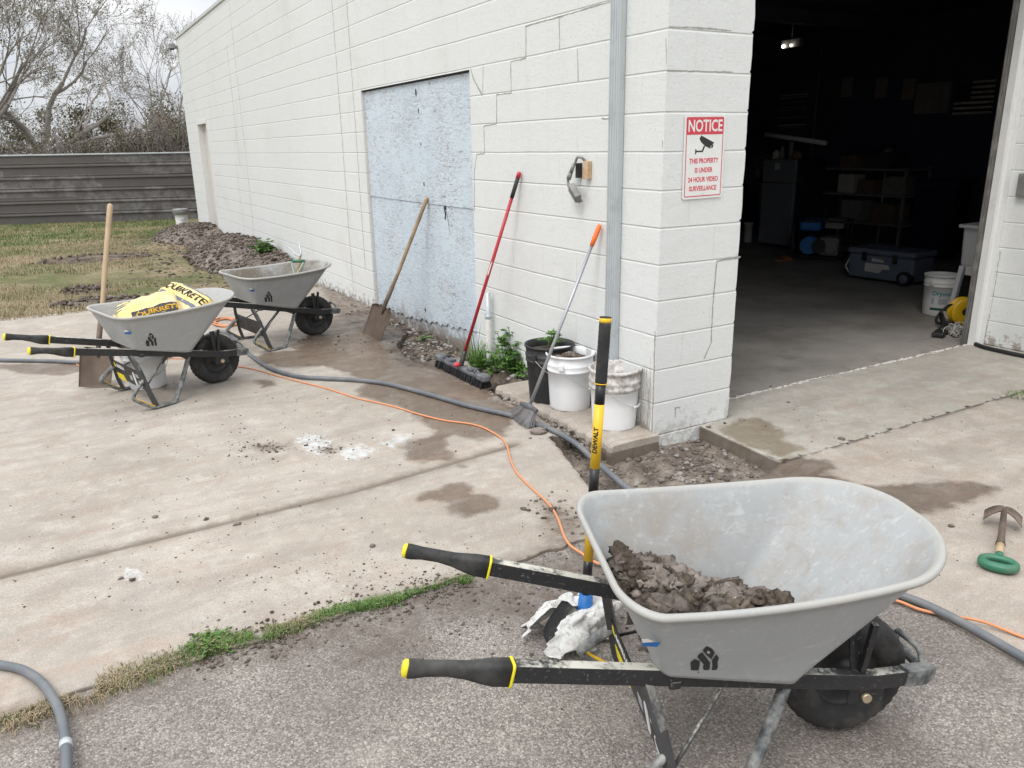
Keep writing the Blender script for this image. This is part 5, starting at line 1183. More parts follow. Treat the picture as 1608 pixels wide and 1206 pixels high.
# short hoe with green D grip
A = G(1567, 893, .02); B = G(1576, 806, .06)
gh = thing('hand_hoe', 'short hoe with green D grip and rusty T head lying on the concrete', 'hoe', (A.x, A.y, 0)); d = B-A; d.z = .03; ln = d.length; d.normalize()
MH = frame_M((0, 0, .022), (d.y, -d.x, 0), tuple(d))
def dgrip(b):
    pts = [(.060*math.cos(a), .042+.038*math.sin(a), 0) for a in [2*math.pi*i/28 for i in range(29)]]
    pts = [(math.copysign(abs(x/.060)**.75, x)*.060, y, z) for x, y, z in pts]
    b.tube(pts, [.0155+.005*max(0, -(y-.042)/.038) for x, y, z in pts], 12, 0, cap=False, M=MH, up=(0, 0, 1)); b.tube([(0, .080, 0), (0, .125, 0)], [.019, .015], 14, 0, M=MH)
one('grip', 'green_grip', dgrip, gh)
one('handle', 'wood_pale', lambda b: b.tube([(0, .115, 0), (0, .20, .004)], .0155, 14, 0, M=MH), gh)
def hoehead(b):
    b.tube([(0, .195, .004), (0, .24, .012), (0, ln-.01, .026)], [.019, .014, .012], 12, 0, M=MH)
    V = []; n = 16
    for k in range(2):
        for i in range(n+1):
            u = -1+2*i/n; w0_ = .017+.030*abs(u)**.6
            for s_ in (-1, 1): V.append((u*.074, ln+s_*w0_-.020*u*u, .034-.040*abs(u)**1.8-k*.006))
    m = 2*(n+1)
    for i in range(n):
        a = 2*i; b.add([V[a], V[a+1], V[a+3], V[a+2], V[m+a], V[m+a+1], V[m+a+3], V[m+a+2]], [(0, 1, 2, 3)[::-1], (4, 5, 6, 7), (0, 4, 7, 3), (1, 2, 6, 5)], 0, True, MH)
one('head', 'rusty_steel', hoehead, gh)

# spade and fork in the muddy tub
M3 = inM(bar3)
def on3(x, y, z): return M3 @ Vector((x, y, z))
sp = thing('spade', 'pale D handled spade resting in the muddy wheelbarrow', 'spade', tuple(on3(-.2, 0, .40)))
D0 = G(470, 408, .76)
def tgt(px, py, lx):   # point over the tub's length position lx that shows at the pixel
    best = None
    for k in range(400):
        z = .3+.0025*k; p = G(px, py, z); q_ = M3.inverted() @ p
        if best is None or abs(q_.x-lx) < best[0]: best = (abs(q_.x-lx), p)
    return best[1]
H0 = tgt(468, 410, -.05); Hs = tgt(464, 432, -.10); o_ = Vector(sp.location)
dn = (Hs-H0).normalized(); lo_ = Hs+dn*.10; rt = Vector((CR[0], CR[1], 0)).normalized()
one('handle', 'pale_green_grip', lambda b: (b.tube([Hs-o_+dn*.0, lo_-o_, on3(-.30, .0, .36)-o_], [.020, .018, .017], 12), b.tube(smooth_path([H0-o_-rt*.052, H0-o_-rt*.045+dn*.045, Hs-o_, H0-o_+rt*.045+dn*.045, H0-o_+rt*.052], 6), .0095, 8)), sp)
one('grip', 'green_grip', lambda b: b.tube([H0-o_-rt*.060, H0-o_+rt*.060], .015, 12), sp)
Mb, _ = tool_M(on3(-.52, .02, .40)-o_, on3(-.30, .0, .36)-o_, (0, 0, 1))
one('blade', 'worn_blade', lambda b: shovel_blade(b, Matrix.Translation((0, .24, 0)), .19, .25, .02, True), sp).matrix_local = Mb
fk = thing('cultivator', 'two pronged grey cultivator sticking up behind the green grip in the muddy tub', 'garden tool', tuple(on3(.0, .05, .45)))
o_ = Vector(fk.location); K0 = tgt(471, 402, .02)
def prongs(b):
    for x, y, x2, y2 in ((465, 400, 450, 387), (473, 400, 469, 379)):
        p = tgt(x, y, .02); q2 = tgt(x2, y2, .05); b.tube(smooth_path([K0-o_, p-o_, p.lerp(q2, .5)-o_+Vector((0, 0, .006)), q2-o_], 4), [.009]*6+[.007]*4+[.004]*3, 8)
one('prong', 'galvanized', prongs, fk)
one('handle', 'wood_handle', lambda b: b.tube([K0-o_, on3(-.15, .06, .33)-o_], .013, 10), fk)

# ------------------------------------------------------------------ buckets
def bucket(label, loc, rz=0, hgt=.365, rt=.151, rb=.130, mat='bucket_white', group=None, tilt=None, rim=True, handle_side=-1, lid=False, hmat='pvc_white'):
    w0 = thing('bucket', label, 'bucket', loc, rz, group)
    if tilt: w0.rotation_euler = (tilt[0], tilt[1], rz)
    rr_ = lambda z: rb+(rt-rb)*z/hgt
    pr = [(0.0, .004), (rb-.012, .004), (rb-.010, 0), (rb-.002, .001), (rb, .008)]
    pr += [(rr_(z), z) for z in (.06, .14, hgt-.115)]
    for z in (hgt-.112, hgt-.075): pr += [(rr_(z)+.006, z), (rr_(z)+.007, z+.010), (rr_(z)+.001, z+.013)]
    pr += [(rr_(hgt-.03), hgt-.03), (rr_(hgt)+.001, hgt-.016), (rr_(hgt)+.008, hgt-.014), (rr_(hgt)+.008, hgt-.002), (rr_(hgt)+.003, hgt), (rr_(hgt)-.003, hgt-.003)]
    pr += [(rr_(z)-.003, z) for z in (hgt-.05, .2, .05, .012)]+[(0, .010)]
    one('body', mat, lambda b: b.lathe(pr, 56), w0)
    hz = hgt-.070
    for s_ in (-1, 1): one('ear', mat, lambda b: b.bev((s_*(rr_(hz)+.012)-.010, -.018, hz-.018), (s_*(rr_(hz)+.012)+.006, .018, hz+.020), .004), w0)
    r0 = rr_(hz)+.018; drop = .155; P = []
    for i in range(25):
        a = math.pi*i/24; P.append((r0*math.cos(a), handle_side*(math.sin(a)*(rr_(hz-.08)+.010)), hz-drop*math.sin(a)**1.0))
    hd_ = one('handle', 'galvanized', lambda b: b.tube(P, .0019, 6), w0)
    one('handle_grip', hmat, lambda b: b.tube(P[10:15], .0075, 8), hd_)
    return w0, rr_
def wraplabel(o, rr_, a0, a1, z0, z1, mat, name='label', off=.0008):
    def f(b):
        n = 12; V = [((rr_(z)+off)*math.cos(a0+(a1-a0)*i/n), (rr_(z)+off)*math.sin(a0+(a1-a0)*i/n), z) for z in (z0, z1) for i in range(n+1)]
        b.add(V, [(i, i+1, n+2+i, n+1+i) for i in range(n)], 0, True)
    return one(name, mat, f, o)
b1 = G(889, 648, .036); b1 = Vector((b1.x+.10, b1.y+.105, .036))
bk, rr_ = bucket('white bucket filled with soil, standing between the black bucket and the muddy one', tuple(b1), R(35), handle_side=-1, group='plastic buckets beside the white wall')
wraplabel(bk, rr_, R(-45-35+8), R(-4-35+8), .06, .23, 'label_grey')
def soil_in(b, c, r, z, seed, n=70):
    b.lathe([(0, .01), (r*.6, .004), (r, -.012)], 24, 0, Matrix.Translation((c[0], c[1], z))); clods(b, Matrix.Translation((0, 0, 0)), c[0], c[1], n, r*.82, r*.82, z-.005, .028, seed, .006, .022)
b = MB(); soil_in(b, b1, .142, b1.z+.325, 3); tag(b.build('soil_heap', ['soil', 'soil_dry']), 'earth filling the white bucket to just below its rim', 'soil heap')
b2 = G(960, 680, .036); b2 = Vector((b2.x+.105, b2.y+.115, .036))
bk, rr_ = bucket('white bucket caked with dried mud round its rim, nearest the wall corner', tuple(b2), R(28), mat='bucket_white', handle_side=-1, group='plastic buckets beside the white wall')
wraplabel(bk, rr_, R(-36-28+6), R(2-28+6), .05, .25, 'label_grey'); wraplabel(bk, rr_, R(-36-28+6), R(2-28+6), .25, .262, 'red_print', 'label')
one('mud_crust', 'bucket_dirty', lambda b: b.lathe([(rr_(.235)+.0012, .235), (rr_(.25)+.009, .247), (rr_(.26)+.010, .262), (rr_(.27)+.003, .268), (rr_(.285)+.010, .285), (rr_(.3)+.010, .302), (rr_(.31)+.003, .306), (rr_(.345)+.003, .345), (rr_(.36)+.0105, .350), (rr_(.365)+.0105, .366), (rr_(.36)+.002, .3675), (rr_(.34)-.0048, .36), (rr_(.2)-.0048, .20)], 56), bk)
b3 = Vector((-.170, .870, .036))
bb, rr_ = bucket('black plastic bucket with a weed growing out of it, behind the white ones', tuple(b3), R(20), hgt=.385, rt=.160, rb=.135, mat='bucket_black', group='plastic buckets beside the white wall', hmat='pvc_white')
wraplabel(bb, rr_, R(-86-20), R(-62-20), .255, .285, 'white_print')
b4 = G(297, 352); b4.z = z_at(b4.x, b4.y, 358)
far, rr_ = bucket('white bucket with a dark grey top standing on the far lawn by the building end', (-.24, 16.6, .03), 0, group=None)
one('lid', 'box_grey', lambda b: b.lathe([(0, .375), (.17, .372), (.175, .36), (.175, .25), (.168, .245)], 32), far)
wb_, rr_ = bucket('pale bucket standing on the concrete under the wheelbarrow of cement bags', tuple(M2 @ Vector((-.40, .30, 0))), R(10), hgt=.33, group='plastic buckets on the concrete')

# galvanised pipe stub on its white sleeve
g_ = Vector((-.05, PX(768, 540, -.05).y, 0)); st = thing('pipe_stub', 'short galvanised pipe on a white plastic sleeve rising from the weeds', 'pipe', (g_.x, g_.y, -.05))
zt = z_at(g_.x, g_.y, 459)+.05; zm = z_at(g_.x, g_.y, 500)+.05
one('pipe', 'galvanized', lambda b: b.lathe([(.021, zm-.06), (.021, zt), (.017, zt), (.017, zt-.1)], 20), st)
one('sleeve', 'pvc_white', lambda b: b.lathe([(.024, 0), (.024, zm-.004), (.022, zm-.002)], 20), st)
one('clamp', 'galvanized', lambda b: (b.lathe([(.0225, zm-.002), (.0265, zm), (.0265, zm+.030), (.0225, zm+.032)], 20), b.tube([(-.03, 0, zm+.036), (-.016, 0, zm+.036)], .005, 6)), st)

# ------------------------------------------------------------------ hoses and cords
def gpath(pts, r): return smooth_path([G(x, y, r+(q_[0] if q_ else 0)) for x, y, *q_ in pts], 6)
def cable(name, label, cat, mat, pts, r, n=10): return tag(one(name, mat, lambda b: b.tube(gpath(pts, r), r, n)), label, cat)
cable('hose', 'long grey hose winding from the wheelbarrows past the broom to the foreground tub', 'hose', 'hose_grey',
      [(-60, 563), (0, 565.5), (80, 567), (153, 571), (205, 574), (255, 563), (300, 541), (335, 522), (356, 523, .04), (373, 537, .02), (391, 556), (424, 578), (467, 591), (512, 594.5), (560, 597), (609, 603), (679, 621), (735, 637), (801, 652), (840, 665), (871, 677), (906, 698, -.0), (930, 720, -.02), (958, 744, -.03), (983, 765, -.03), (1010, 782, -.02), (1060, 810), (1130, 850), (1230, 890), (1330, 915), (1417, 936), (1480, 962), (1545, 997), (1608, 1033), (1700, 1085)], .0165, 12)
hz_ = cable('hose', 'grey hose curving out of the lower left corner over the asphalt', 'hose', 'hose_grey', [(-90, 1030), (-40, 1037), (0, 1044), (35, 1052), (65, 1072), (88, 1105), (98, 1135), (103, 1170), (104, 1206), (103, 1260), (100, 1330)], .0155, 12)
one('coupling', 'galvanized', lambda b: b.tube([G(103, 1165, .0165), G(103.6, 1174, .0165)], .0178, 14), hz_)
cable('hose', 'black hose lying along the foot of the block wall beside the bay', 'hose', 'hose_black', [(1532, 540), (1545, 545), (1570, 551), (1608, 559), (1680, 572), (1760, 590)], .017)
cable('extension_cord', 'orange extension cord snaking over the concrete and under the foreground tub', 'cord', 'cord_orange',
      [(371, 575), (400, 580), (435, 590), (467, 598.5), (510, 609), (560, 625), (592, 632), (624, 640), (660, 651), (697, 660), (735, 665), (755, 670), (770, 677), (786, 687), (796, 700), (802, 722), (810, 740), (820, 752), (843, 774), (864, 794), (877, 817), (885, 840), (895, 856), (912, 868), (940, 885), (1010, 900), (1120, 910), (1250, 922), (1350, 932), (1407, 943), (1444, 957), (1490, 967), (1530, 973, .02), (1560, 982, .01), (1608, 1001), (1690, 1030)], .0058, 8)
def coil(label, cx, cy, rx, ry, n, seed, tail):
    r_ = random.Random(seed); c = G(cx, cy); P = []
    for i in range(n*14):
        a = 6.283*i/14; k = 1+.12*math.sin(a*.31+seed); P.append(Vector((c.x+rx*k*math.cos(a)+.01*math.sin(i), c.y+ry*k*math.sin(a), .007+.004*(i//14)+.004*math.sin(i*1.7))))
    P += [G(x, y, .006) for x, y in tail]
    tag(one('extension_cord', 'cord_orange', lambda b: b.tube(smooth_path(P, 3), .0052, 7)), label, 'cord')
coil('coil of orange cord on the concrete behind the two wheelbarrows', 355, 508, .11, .20, 5, 1, [(380, 512), (395, 516), (400, 526), (385, 530), (340, 540)])
cable('extension_cord', 'orange cord looping over the concrete behind the loaded wheelbarrow', 'cord', 'cord_orange', [(371, 575), (365, 570), (330, 563), (290, 563), (240, 562), (190, 558), (150, 561), (124, 568), (122, 573), (135, 576), (160, 577)], .0052, 7)
# stone beside the broom head
tag(one('stone', 'soil_dry', lambda b: b.ico(G(846, 677, .012), .044, 3, .22, 3, (1.25, .8, .45), 0, True, 2)), 'flat oblong stone on the concrete beside the grey broom', 'stone')
b = MB(); P_ = px_poly([(590, 532), (612, 540), (640, 521), (673, 514), (672, 505), (640, 500), (600, 512)]); 
def chunkf(b):
    n = len(P_); c = Vector((sum(p[0] for p in P_)/n, sum(p[1] for p in P_)/n)); b.prism([(p[0], p[1]) for p in P_], -.05, .018)

# ------------------------------------------------------------------ weeds
def leafy(b, c, n, rad, hgt, ls, seed, mi=0, nm=2, lob=True):
    r_ = random.Random(seed)
    for i in range(n):
        a = r_.uniform(0, 6.283); el = r_.uniform(.25, 1.3); L_ = r_.uniform(.5, 1)*hgt; o = Vector(c)+Vector((r_.gauss(0, rad*.3), r_.gauss(0, rad*.3), 0))
        tip = o+Vector((math.cos(a)*rad*math.cos(el)*1.4*r_.uniform(.5, 1), math.sin(a)*rad*math.cos(el)*1.4*r_.uniform(.5, 1), L_*math.sin(el)))
        mid = (o+tip)/2+Vector((0, 0, L_*.18)); b.tube([o, mid, tip], [.0022, .0018, .001], 4, 0, cap=False)
        for q_ in range(3 if lob else 4):
            pt = mid.lerp(tip, r_.random()) if q_ else tip; dirn = Vector((math.cos(a+r_.gauss(0, 1.0)), math.sin(a+r_.gauss(0, 1.0)), r_.uniform(-.2, .5))).normalized(); s_ = ls*r_.uniform(.6, 1.2)
            side = dirn.cross(Vector((0, 0, 1))).normalized(); up = side.cross(dirn)
            for da, sc in ((0, 1), (.75, .72), (-.75, .72)) if lob else ((0, 1),):
                d2 = (dirn*math.cos(da)+side*math.sin(da)); s2 = d2.cross(up).normalized()*s_*sc*.30
                b.add([pt, pt+d2*s_*sc*.45+s2+up*s_*.06, pt+d2*s_*sc-up*s_*.12, pt+d2*s_*sc*.45-s2+up*s_*.06], [(0, 1, 2, 3)], r_.randrange(nm))
def grassy(b, c, n, rad, h0, h1, w_, seed, lean=.8, nm=2):
    r_ = random.Random(seed)
    for i in range(n):
        a = r_.uniform(0, 6.283); d = rad*math.sqrt(r_.random()); o = Vector(c)+Vector((d*math.cos(a), d*math.sin(a), 0)); L_ = r_.uniform(h0, h1); le = r_.uniform(.1, lean); a2 = a+r_.gauss(0, .7)
        dv = Vector((math.cos(a2), math.sin(a2), 0)); sv = Vector((-dv.y, dv.x, 0))*w_/2*r_.uniform(.6, 1.2); P = []
        for k in range(6):
            t_ = k/5; P.append((o+dv*L_*le*t_**1.6+Vector((0, 0, L_*(t_-.45*le*t_*t_))), sv*(1-t_)**.6))
        V = [p+s_ for p, s_ in P]+[p-s_ for p, s_ in P]; b.add(V, [(k, k+1, k+7, k+6) for k in range(5)], r_.randrange(nm))
def plant(name, label, cat, fn, mats): b = MB(); fn(b); return tag(b.build(name, mats), label, cat)
LG = ['leaf_green', 'grass_fresh']
c1 = G(757, 572); plant('grass_clump', 'clump of long green grass blades round the pipe stub', 'grass clump', lambda b: (grassy(b, (c1.x+.03, c1.y, -.03), 330, .13, .08, .26, .007, 1), grassy(b, (c1.x-.02, c1.y+.05, -.03), 16, .07, .34, .50, .008, 2, .95), leafy(b, (c1.x, c1.y-.05, -.02), 40, .13, .10, .04, 3)), LG)
c2 = G(832, 588); plant('weed', 'leafy green weed growing beside the black bucket', 'weed', lambda b: (leafy(b, (c2.x-.03, c2.y+.10, -.03), 150, .17, .42, .058, 4), leafy(b, (c2.x-.06, c2.y+.03, -.03), 80, .14, .20, .050, 14), leafy(b, (c2.x+.02, c2.y+.16, .0), 26, .12, .56, .05, 24)), LG)
plant('weed', 'small weed sprouting from the top of the black bucket', 'weed', lambda b: leafy(b, (b3.x+.04, b3.y+.02, .39), 18, .05, .12, .040, 5), LG)
one_s = MB(); one_s.lathe([(0, .012), (.10, .004), (.148, -.006)], 24, 0, Matrix.Translation((b3.x, b3.y, .372))); tag(one_s.build('soil_heap', 'soil'), 'earth inside the black bucket around the weed', 'soil heap')
c3 = G(398, 394); plant('weed', 'light green weed at the foot of the long white wall behind the earth heap', 'weed', lambda b: (leafy(b, (-.22, 8.6, .12), 46, .16, .34, .09, 6), grassy(b, (-.22, 8.6, .1), 40, .1, .15, .35, .012, 6)), LG)
c4 = G(1600, 624); plant('grass_tuft', 'small tuft of green grass in the crack between the two slabs', 'grass tuft', lambda b: grassy(b, (c4.x+.03, c4.y, -.005), 170, .10, .015, .05, .004, 7, 1.5), LG)
c5 = G(328, 1012); plant('weed', 'low bushy weed in the seam between concrete and asphalt', 'weed', lambda b: (leafy(b, (c5.x, c5.y, -.01), 70, .062, .035, .019, 8, 0, 2, False), grassy(b, (c5.x, c5.y, -.01), 120, .07, .02, .05, .0035, 9, 1.5)), ['leaf_green', 'grass_green'])
c6 = G(672, 512); plant('weed', 'tiny weed among the rubble under the plywood', 'weed', lambda b: leafy(b, (-.12, 3.05, .0), 16, .06, .05, .025, 10), LG)
r_ = random.Random(8)
for i, (x, y) in enumerate(((-.06, 7.2), (-.05, 12.9), (-.06, 11.8))): plant('weed', ['thin dry weed against the white wall behind the muddy wheelbarrow', 'dry weed stalk beside the far door threshold', 'sparse weed on the heap by the far door'][i], 'weed', lambda b: (grassy(b, (x, y, .02), 26, .10, .1, .32, .006, 20+i, .7), leafy(b, (x, y, .02), 8, .1, .2, .04, 30+i)), ['grass_green', 'grass_dry'])

# ------------------------------------------------------------------ dug earth heaped along the wall
def heap(name, label, cx, cy, rx, ry, h0, seed, x1=-.01, mat=('soil_dry', 'soil'), step=.05, n=260, r0=.015, r1=.09):
    X, Y = np.meshgrid(np.arange(cx-rx, min(cx+rx, x1)+1e-6, step), np.arange(cy-ry, cy+ry+1e-6, step)); ny, nx = X.shape
    d = ((X-cx)/rx)**2+((Y-cy)/ry)**2; Z = h0*np.clip(1-d, 0, 1)**.85*(1+.55*fbm(X, Y, 1.4, 3, seed))+.07*h0/.3*np.abs(fbm(X, Y, 6, 4, seed+5))*np.clip((1-d)*4, 0, 1)-.04*(d > .98)-.015
    b = MB(); b.add(list(zip(X.ravel(), Y.ravel(), Z.ravel())), [(j*nx+i, j*nx+i+1, (j+1)*nx+i+1, (j+1)*nx+i) for j in range(ny-1) for i in range(nx-1)], 0, True)
    r_ = random.Random(seed)
    for i in range(n):
        a = r_.uniform(0, 6.283); q_ = math.sqrt(r_.random())*1.04; x = cx+rx*q_*math.cos(a); y = cy+ry*q_*math.sin(a)
        if x > x1-.03: continue
        z = h0*max(0, 1-q_*q_)**.85*(1+.55*float(fbm(np.array([x]), np.array([y]), 1.4, 3, seed)[0])); r = r0+(r1-r0)*r_.random()**3
        b.ico((x, y, z+r*.15), r, 1 if r < .035 else 2, .45, seed+i*.3, (1, r_.uniform(.7, 1.2), .75), r_.randrange(2))
    tag(b.build(name, list(mat)), label, 'earth heap', 'heaps of dug earth along the white wall')
heap('earth_heap', 'larger heap of dug earth against the white wall behind the muddy wheelbarrow', -.10, 9.8, .98, 2.8, .32, 4, n=3600, r0=.008, r1=.036)
heap('earth_heap', 'smaller heap of dug earth in front of the far door', -.25, 13.9, .92, 1.5, .27, 9, x1=.0, n=1800, r0=.008, r1=.034)
for i, (px_, py_, rx, ry, h_) in enumerate(((135, 455, .28, .30, .05), (130, 476, .34, .25, .05), (190, 472, .25, .22, .04), (150, 405, .9, .5, .05))): 
    p = G(px_, py_); heap('earth_heap', ['little dark mound of earth on the lawn left of the standing shovel', 'flat dark patch of earth at the lawn edge left of the upright shovel handle', 'small mound of earth right of the standing shovel handle', 'wide thin spread of earth in the middle of the lawn'][i], p.x, p.y, rx, ry, h_, 20+i, x1=9, n=50, r1=.04, mat=('soil', 'soil_dry'))
b = MB(); r_ = random.Random(31)
for i in range(2200):
    x = -.05-abs(r_.gauss(0, .9)); y = r_.uniform(6.4, 15); b.ico((x, y, float(zlawn(np.array([x]), np.array([y]))[0])+.004), .008+.03*r_.random()**3, 1, .35, i, (1, 1, .6), r_.randrange(2))
tag(b.build('soil_crumbs', ['soil_dry', 'soil']), 'scattered clods of earth over the lawn next to the white wall', 'soil crumbs', kind='stuff')

# ------------------------------------------------------------------ trees and brush beyond the fence
def grow(b, p, d, r, ln, depth, rs, tips, bend=.28, up=.05, spread=.75, split=(2, 3), seg=5, taper=.72):
    pts = [p.copy()]; rad = [r]; q_ = p.copy(); dd = d.copy()
    for i in range(seg):
        dd = (dd+Vector((rs.gauss(0, bend), rs.gauss(0, bend), rs.gauss(0, bend)+up))*.55).normalized(); q_ = q_+dd*(ln/seg); pts.append(q_.copy()); rad.append(r*(1-(1-taper)*(i+1)/seg))
    b.tube(pts, rad, 7 if r > .04 else (5 if r > .015 else 3), 0 if r > .02 else 1, cap=False)
    if depth == 0: tips.append((q_, dd, ln)); return
    for k in range(rs.randint(*split)+(2 if depth == 1 else 1 if depth <= 2 else 0)):
        j = rs.randint(max(1, seg-3), seg) if k else seg; ax = Vector((rs.gauss(0, 1), rs.gauss(0, 1), rs.gauss(0, .8))); nd = (dd+ax.normalized()*rs.uniform(.35, spread)).normalized()
        grow(b, pts[j], nd, max(.0045, rad[j]*rs.uniform(.50, .70)), ln*rs.uniform(.60, .82), depth-1, rs, tips, bend, up, spread, split, max(3, seg-1), taper)
def leaf_at(b, p, s_, rs, mi):
    a = Vector((rs.gauss(0, 1), rs.gauss(0, 1), rs.gauss(0, 1))).normalized(); c = a.orthogonal().normalized(); e = a.cross(c)
    b.add([p-c*s_*.5, p-e*s_*.26, p+c*s_*.5, p+e*s_*.26], [(0, 1, 2, 3)], mi)
def tree(label, base, limbs, seed, leaves=3, ls=.09, lm=('leaf_olive', 'leaf_dry'), rt=.16, hgt=1.6, depth=5, up=.05, bend=.28, trunk_mat='bark', twm='twig', spread=.8, lr=.35):
    rs = random.Random(seed); t0 = thing('tree', label, 'tree', tuple(base), group='bare branched trees beyond the fence'); b = MB(); tips = []
    top = Vector((rs.gauss(0, .15), rs.gauss(0, .1), hgt)); b.tube([(0, 0, -.3), (rt*.2, 0, hgt*.35), top*.75, top], [rt*1.25, rt, rt*.92, rt*.85], 9, 0)
    for d, ln, r in limbs: grow(b, top-Vector((0, 0, rs.uniform(0, .3))), Vector(d).normalized(), r, ln, depth, rs, tips, bend, up, spread)
    b.build('trunk', [trunk_mat, twm], t0)
    c = MB()
    for p, d, ln in tips:
        for k in range(leaves):
            if rs.random() < .9: leaf_at(c, p-d*rs.uniform(0, ln)+Vector((rs.gauss(0, .10), rs.gauss(0, .1), rs.gauss(0, .1)))*lr*2, ls*.62*rs.uniform(.6, 1.3), rs, rs.randrange(len(lm)))
    if c.v: c.build('crown', list(lm), t0)
    return t0
tree('spreading grey tree with long low limbs reaching towards the white building', (-2.75, 24, -.1), [((.9, .1, .55), 2.3, .078), ((.75, -.2, .18), 2.6, .065), ((-.2, .1, 1), 2.0, .10), ((-.9, .1, .6), 2.0, .08), ((.35, .3, .95), 2.1, .085)], 7, 3, .085, ('leaf_olive', 'leaf_dry', 'leaf_dry'), .15, 1.9, 6, .03)
tree('dense twiggy tree rising behind the left end of the fence', (-4.7, 23, -.1), [((.75, .1, .9), 2.2, .07), ((.5, 0, 1), 2.2, .09), ((-.3, .1, 1), 2.2, .09), ((.9, -.2, .7), 2.1, .075), ((.2, -.4, 1), 2.3, .08), ((-.9, 0, .7), 1.9, .07)], 12, 5, .09, ('leaf_olive', 'leaf_olive', 'leaf_dry'), .11, 1.9, 6, .10, .30)
tree('slender twiggy tree close to the end of the white building', (.9, 26, -.1), [((.1, 0, 1), 1.9, .06), ((-.5, .1, .9), 1.7, .055), ((.6, 0, .8), 1.7, .055)], 21, 3, .08, ('leaf_dry', 'leaf_olive'), .09, 1.6, 5, .12, .22)
tree('tall thin tree with upright twigs in the gap between the two bigger trees', (-3.9, 29, -.1), [((.1, 0, 1), 2.5, .08), ((.5, .1, .9), 2.2, .07), ((-.5, 0, .9), 2.2, .07)], 33, 4, .09, ('leaf_olive', 'leaf_dry'), .11, 2.4, 5, .12, .22)
def bush(label, x, y, rx, ry, hgt, seed, mats, n=2600, stems=26, ls=.10, bare=0):
    rs = random.Random(seed); t0 = thing('bush', label, 'bush', (x, y, -.1), group='brush behind the metal fence'); b = MB(); tips = []
    for i in range(stems):
        a = rs.uniform(0, 6.283); d = Vector((math.cos(a)*.6, math.sin(a)*.5, 1.1)).normalized(); o = Vector((rs.gauss(0, rx*.45), rs.gauss(0, ry*.4), 0)); grow(b, o, d, .022, hgt*rs.uniform(.4, .6), 2, rs, tips, .2, .02, .6, (2, 3), 4)
    b.build('stems', ['bark_brown', 'twig' if bare else 'bark_brown'], t0)
    c = MB(); cl = [(rs.gauss(0, rx*.45), rs.gauss(0, ry*.45), hgt*rs.uniform(.18, .95), rs.uniform(.2, .5)) for _ in range(34)]
    for i in range(n):
        cx, cy, cz, r = rs.choice(cl); v = Vector((rs.gauss(0, 1), rs.gauss(0, 1), rs.gauss(0, 1))).normalized()*r*rs.random()**.4*1.25; p = Vector((cx, cy, cz))+v
        if p.z < .05: continue
        leaf_at(c, p, ls*rs.uniform(.6, 1.4), rs, rs.randrange(len(mats)))
    c.build('foliage', list(mats), t0)
B_ = [('olive green bush behind the left end of the fence', -5.3, 21.6, 1.2, .6, 2.15, ('leaf_olive', 'leaf_green', 'leaf_dark'), 0), ('pale olive bush right of the grey tree trunk', -3.6, 22.2, 1.0, .6, 2.1, ('leaf_olive', 'leaf_dry', 'leaf_dark'), 0),
      ('brown twiggy bush in the middle of the fence line', -1.8, 21.6, 1.0, .6, 2.35, ('leaf_dry', 'leaf_dry', 'leaf_olive'), 1), ('mixed green and brown bush left of the building end', -.35, 21.4, .9, .6, 2.5, ('leaf_olive', 'leaf_dry', 'leaf_dry'), 1),
      ('dark bush hard against the building end', .9, 22, .9, .6, 2.9, ('leaf_dry', 'leaf_dry', 'leaf_olive'), 1), ('taller dull green bush far behind the brown one', -1.4, 26.5, 1.7, 1, 3.1, ('leaf_olive', 'leaf_dark', 'leaf_dry'), 0),
      ('taller dark green bush far behind the left trees', -5.2, 27, 1.9, 1, 3.2, ('leaf_olive', 'leaf_dark', 'leaf_dry'), 0), ('distant grey green bush behind the building corner', 1.8, 28, 1.8, 1, 3.5, ('leaf_dark', 'leaf_dry', 'leaf_olive'), 0)]
for i, (lb, x, y, rx, ry, h_, mt, br_) in enumerate(B_): bush(lb, x, y, rx, ry, h_, 50+i, mt, 12000 if y < 24 else 8500, 32, .06 if y < 24 else .085, br_)

# ------------------------------------------------------------------ inside the bay
def itm(name, label, cat, loc, rz=0, group=None): return thing(name, label, cat, tuple(loc), rz, group)
fy0, fy1 = 5.50, 6.16; zf = z_at(7.42, 5.85, 250); zs_ = z_at(7.42, 5.85, 287)
fr = itm('refrigerator', 'dark grey top freezer refrigerator standing inside the garage bay', 'refrigerator', (7.42, (fy0+fy1)/2, 0)); hw = (fy1-fy0)/2
one('cabinet', 'dark_side', lambda b: b.bev((.03, -hw, .02), (.68, hw, zf), .008), fr)
for a, c_ in ((.05, zs_-.006), (zs_+.006, zf-.004)):
    d_ = one('door', 'dark_appliance', lambda b: b.bev((-.03, -hw, a), (.028, hw, c_), .010), fr)
    one('handle', 'dim_grey', lambda b: b.bev((-.045, -hw+.06, (c_-.035) if a < .1 else (a+.012)), (-.03, hw-.1, (c_-.015) if a < .1 else (a+.03)), .003), d_)
one('edge_trim', 'galvanized', lambda b: b.box((-.033, -hw-.004, .05), (-.020, -hw-.0005, zf)), fr)
one('magnet', 'paper', lambda b: b.box((-.033, -.02, zf-.16), (-.0305, .08, zf-.06)), fr)
tb = itm('pipe_length', 'pale tube lying tilted across the top of the dark refrigerator', 'tube', (7.5, 5.8, zf)); t0_, t1_ = PY(1202, 211, 6.1), PY(1298, 225, 5.1)
one('tube', 'sink_white', lambda b: b.tube([t0_-Vector(tb.location), t1_-Vector(tb.location)], .035, 12), tb); one('prop', 'dim_grey', lambda b: b.tube([(.05, -.05, 0), (.05, -.05, .26)], .035, 10), tb)
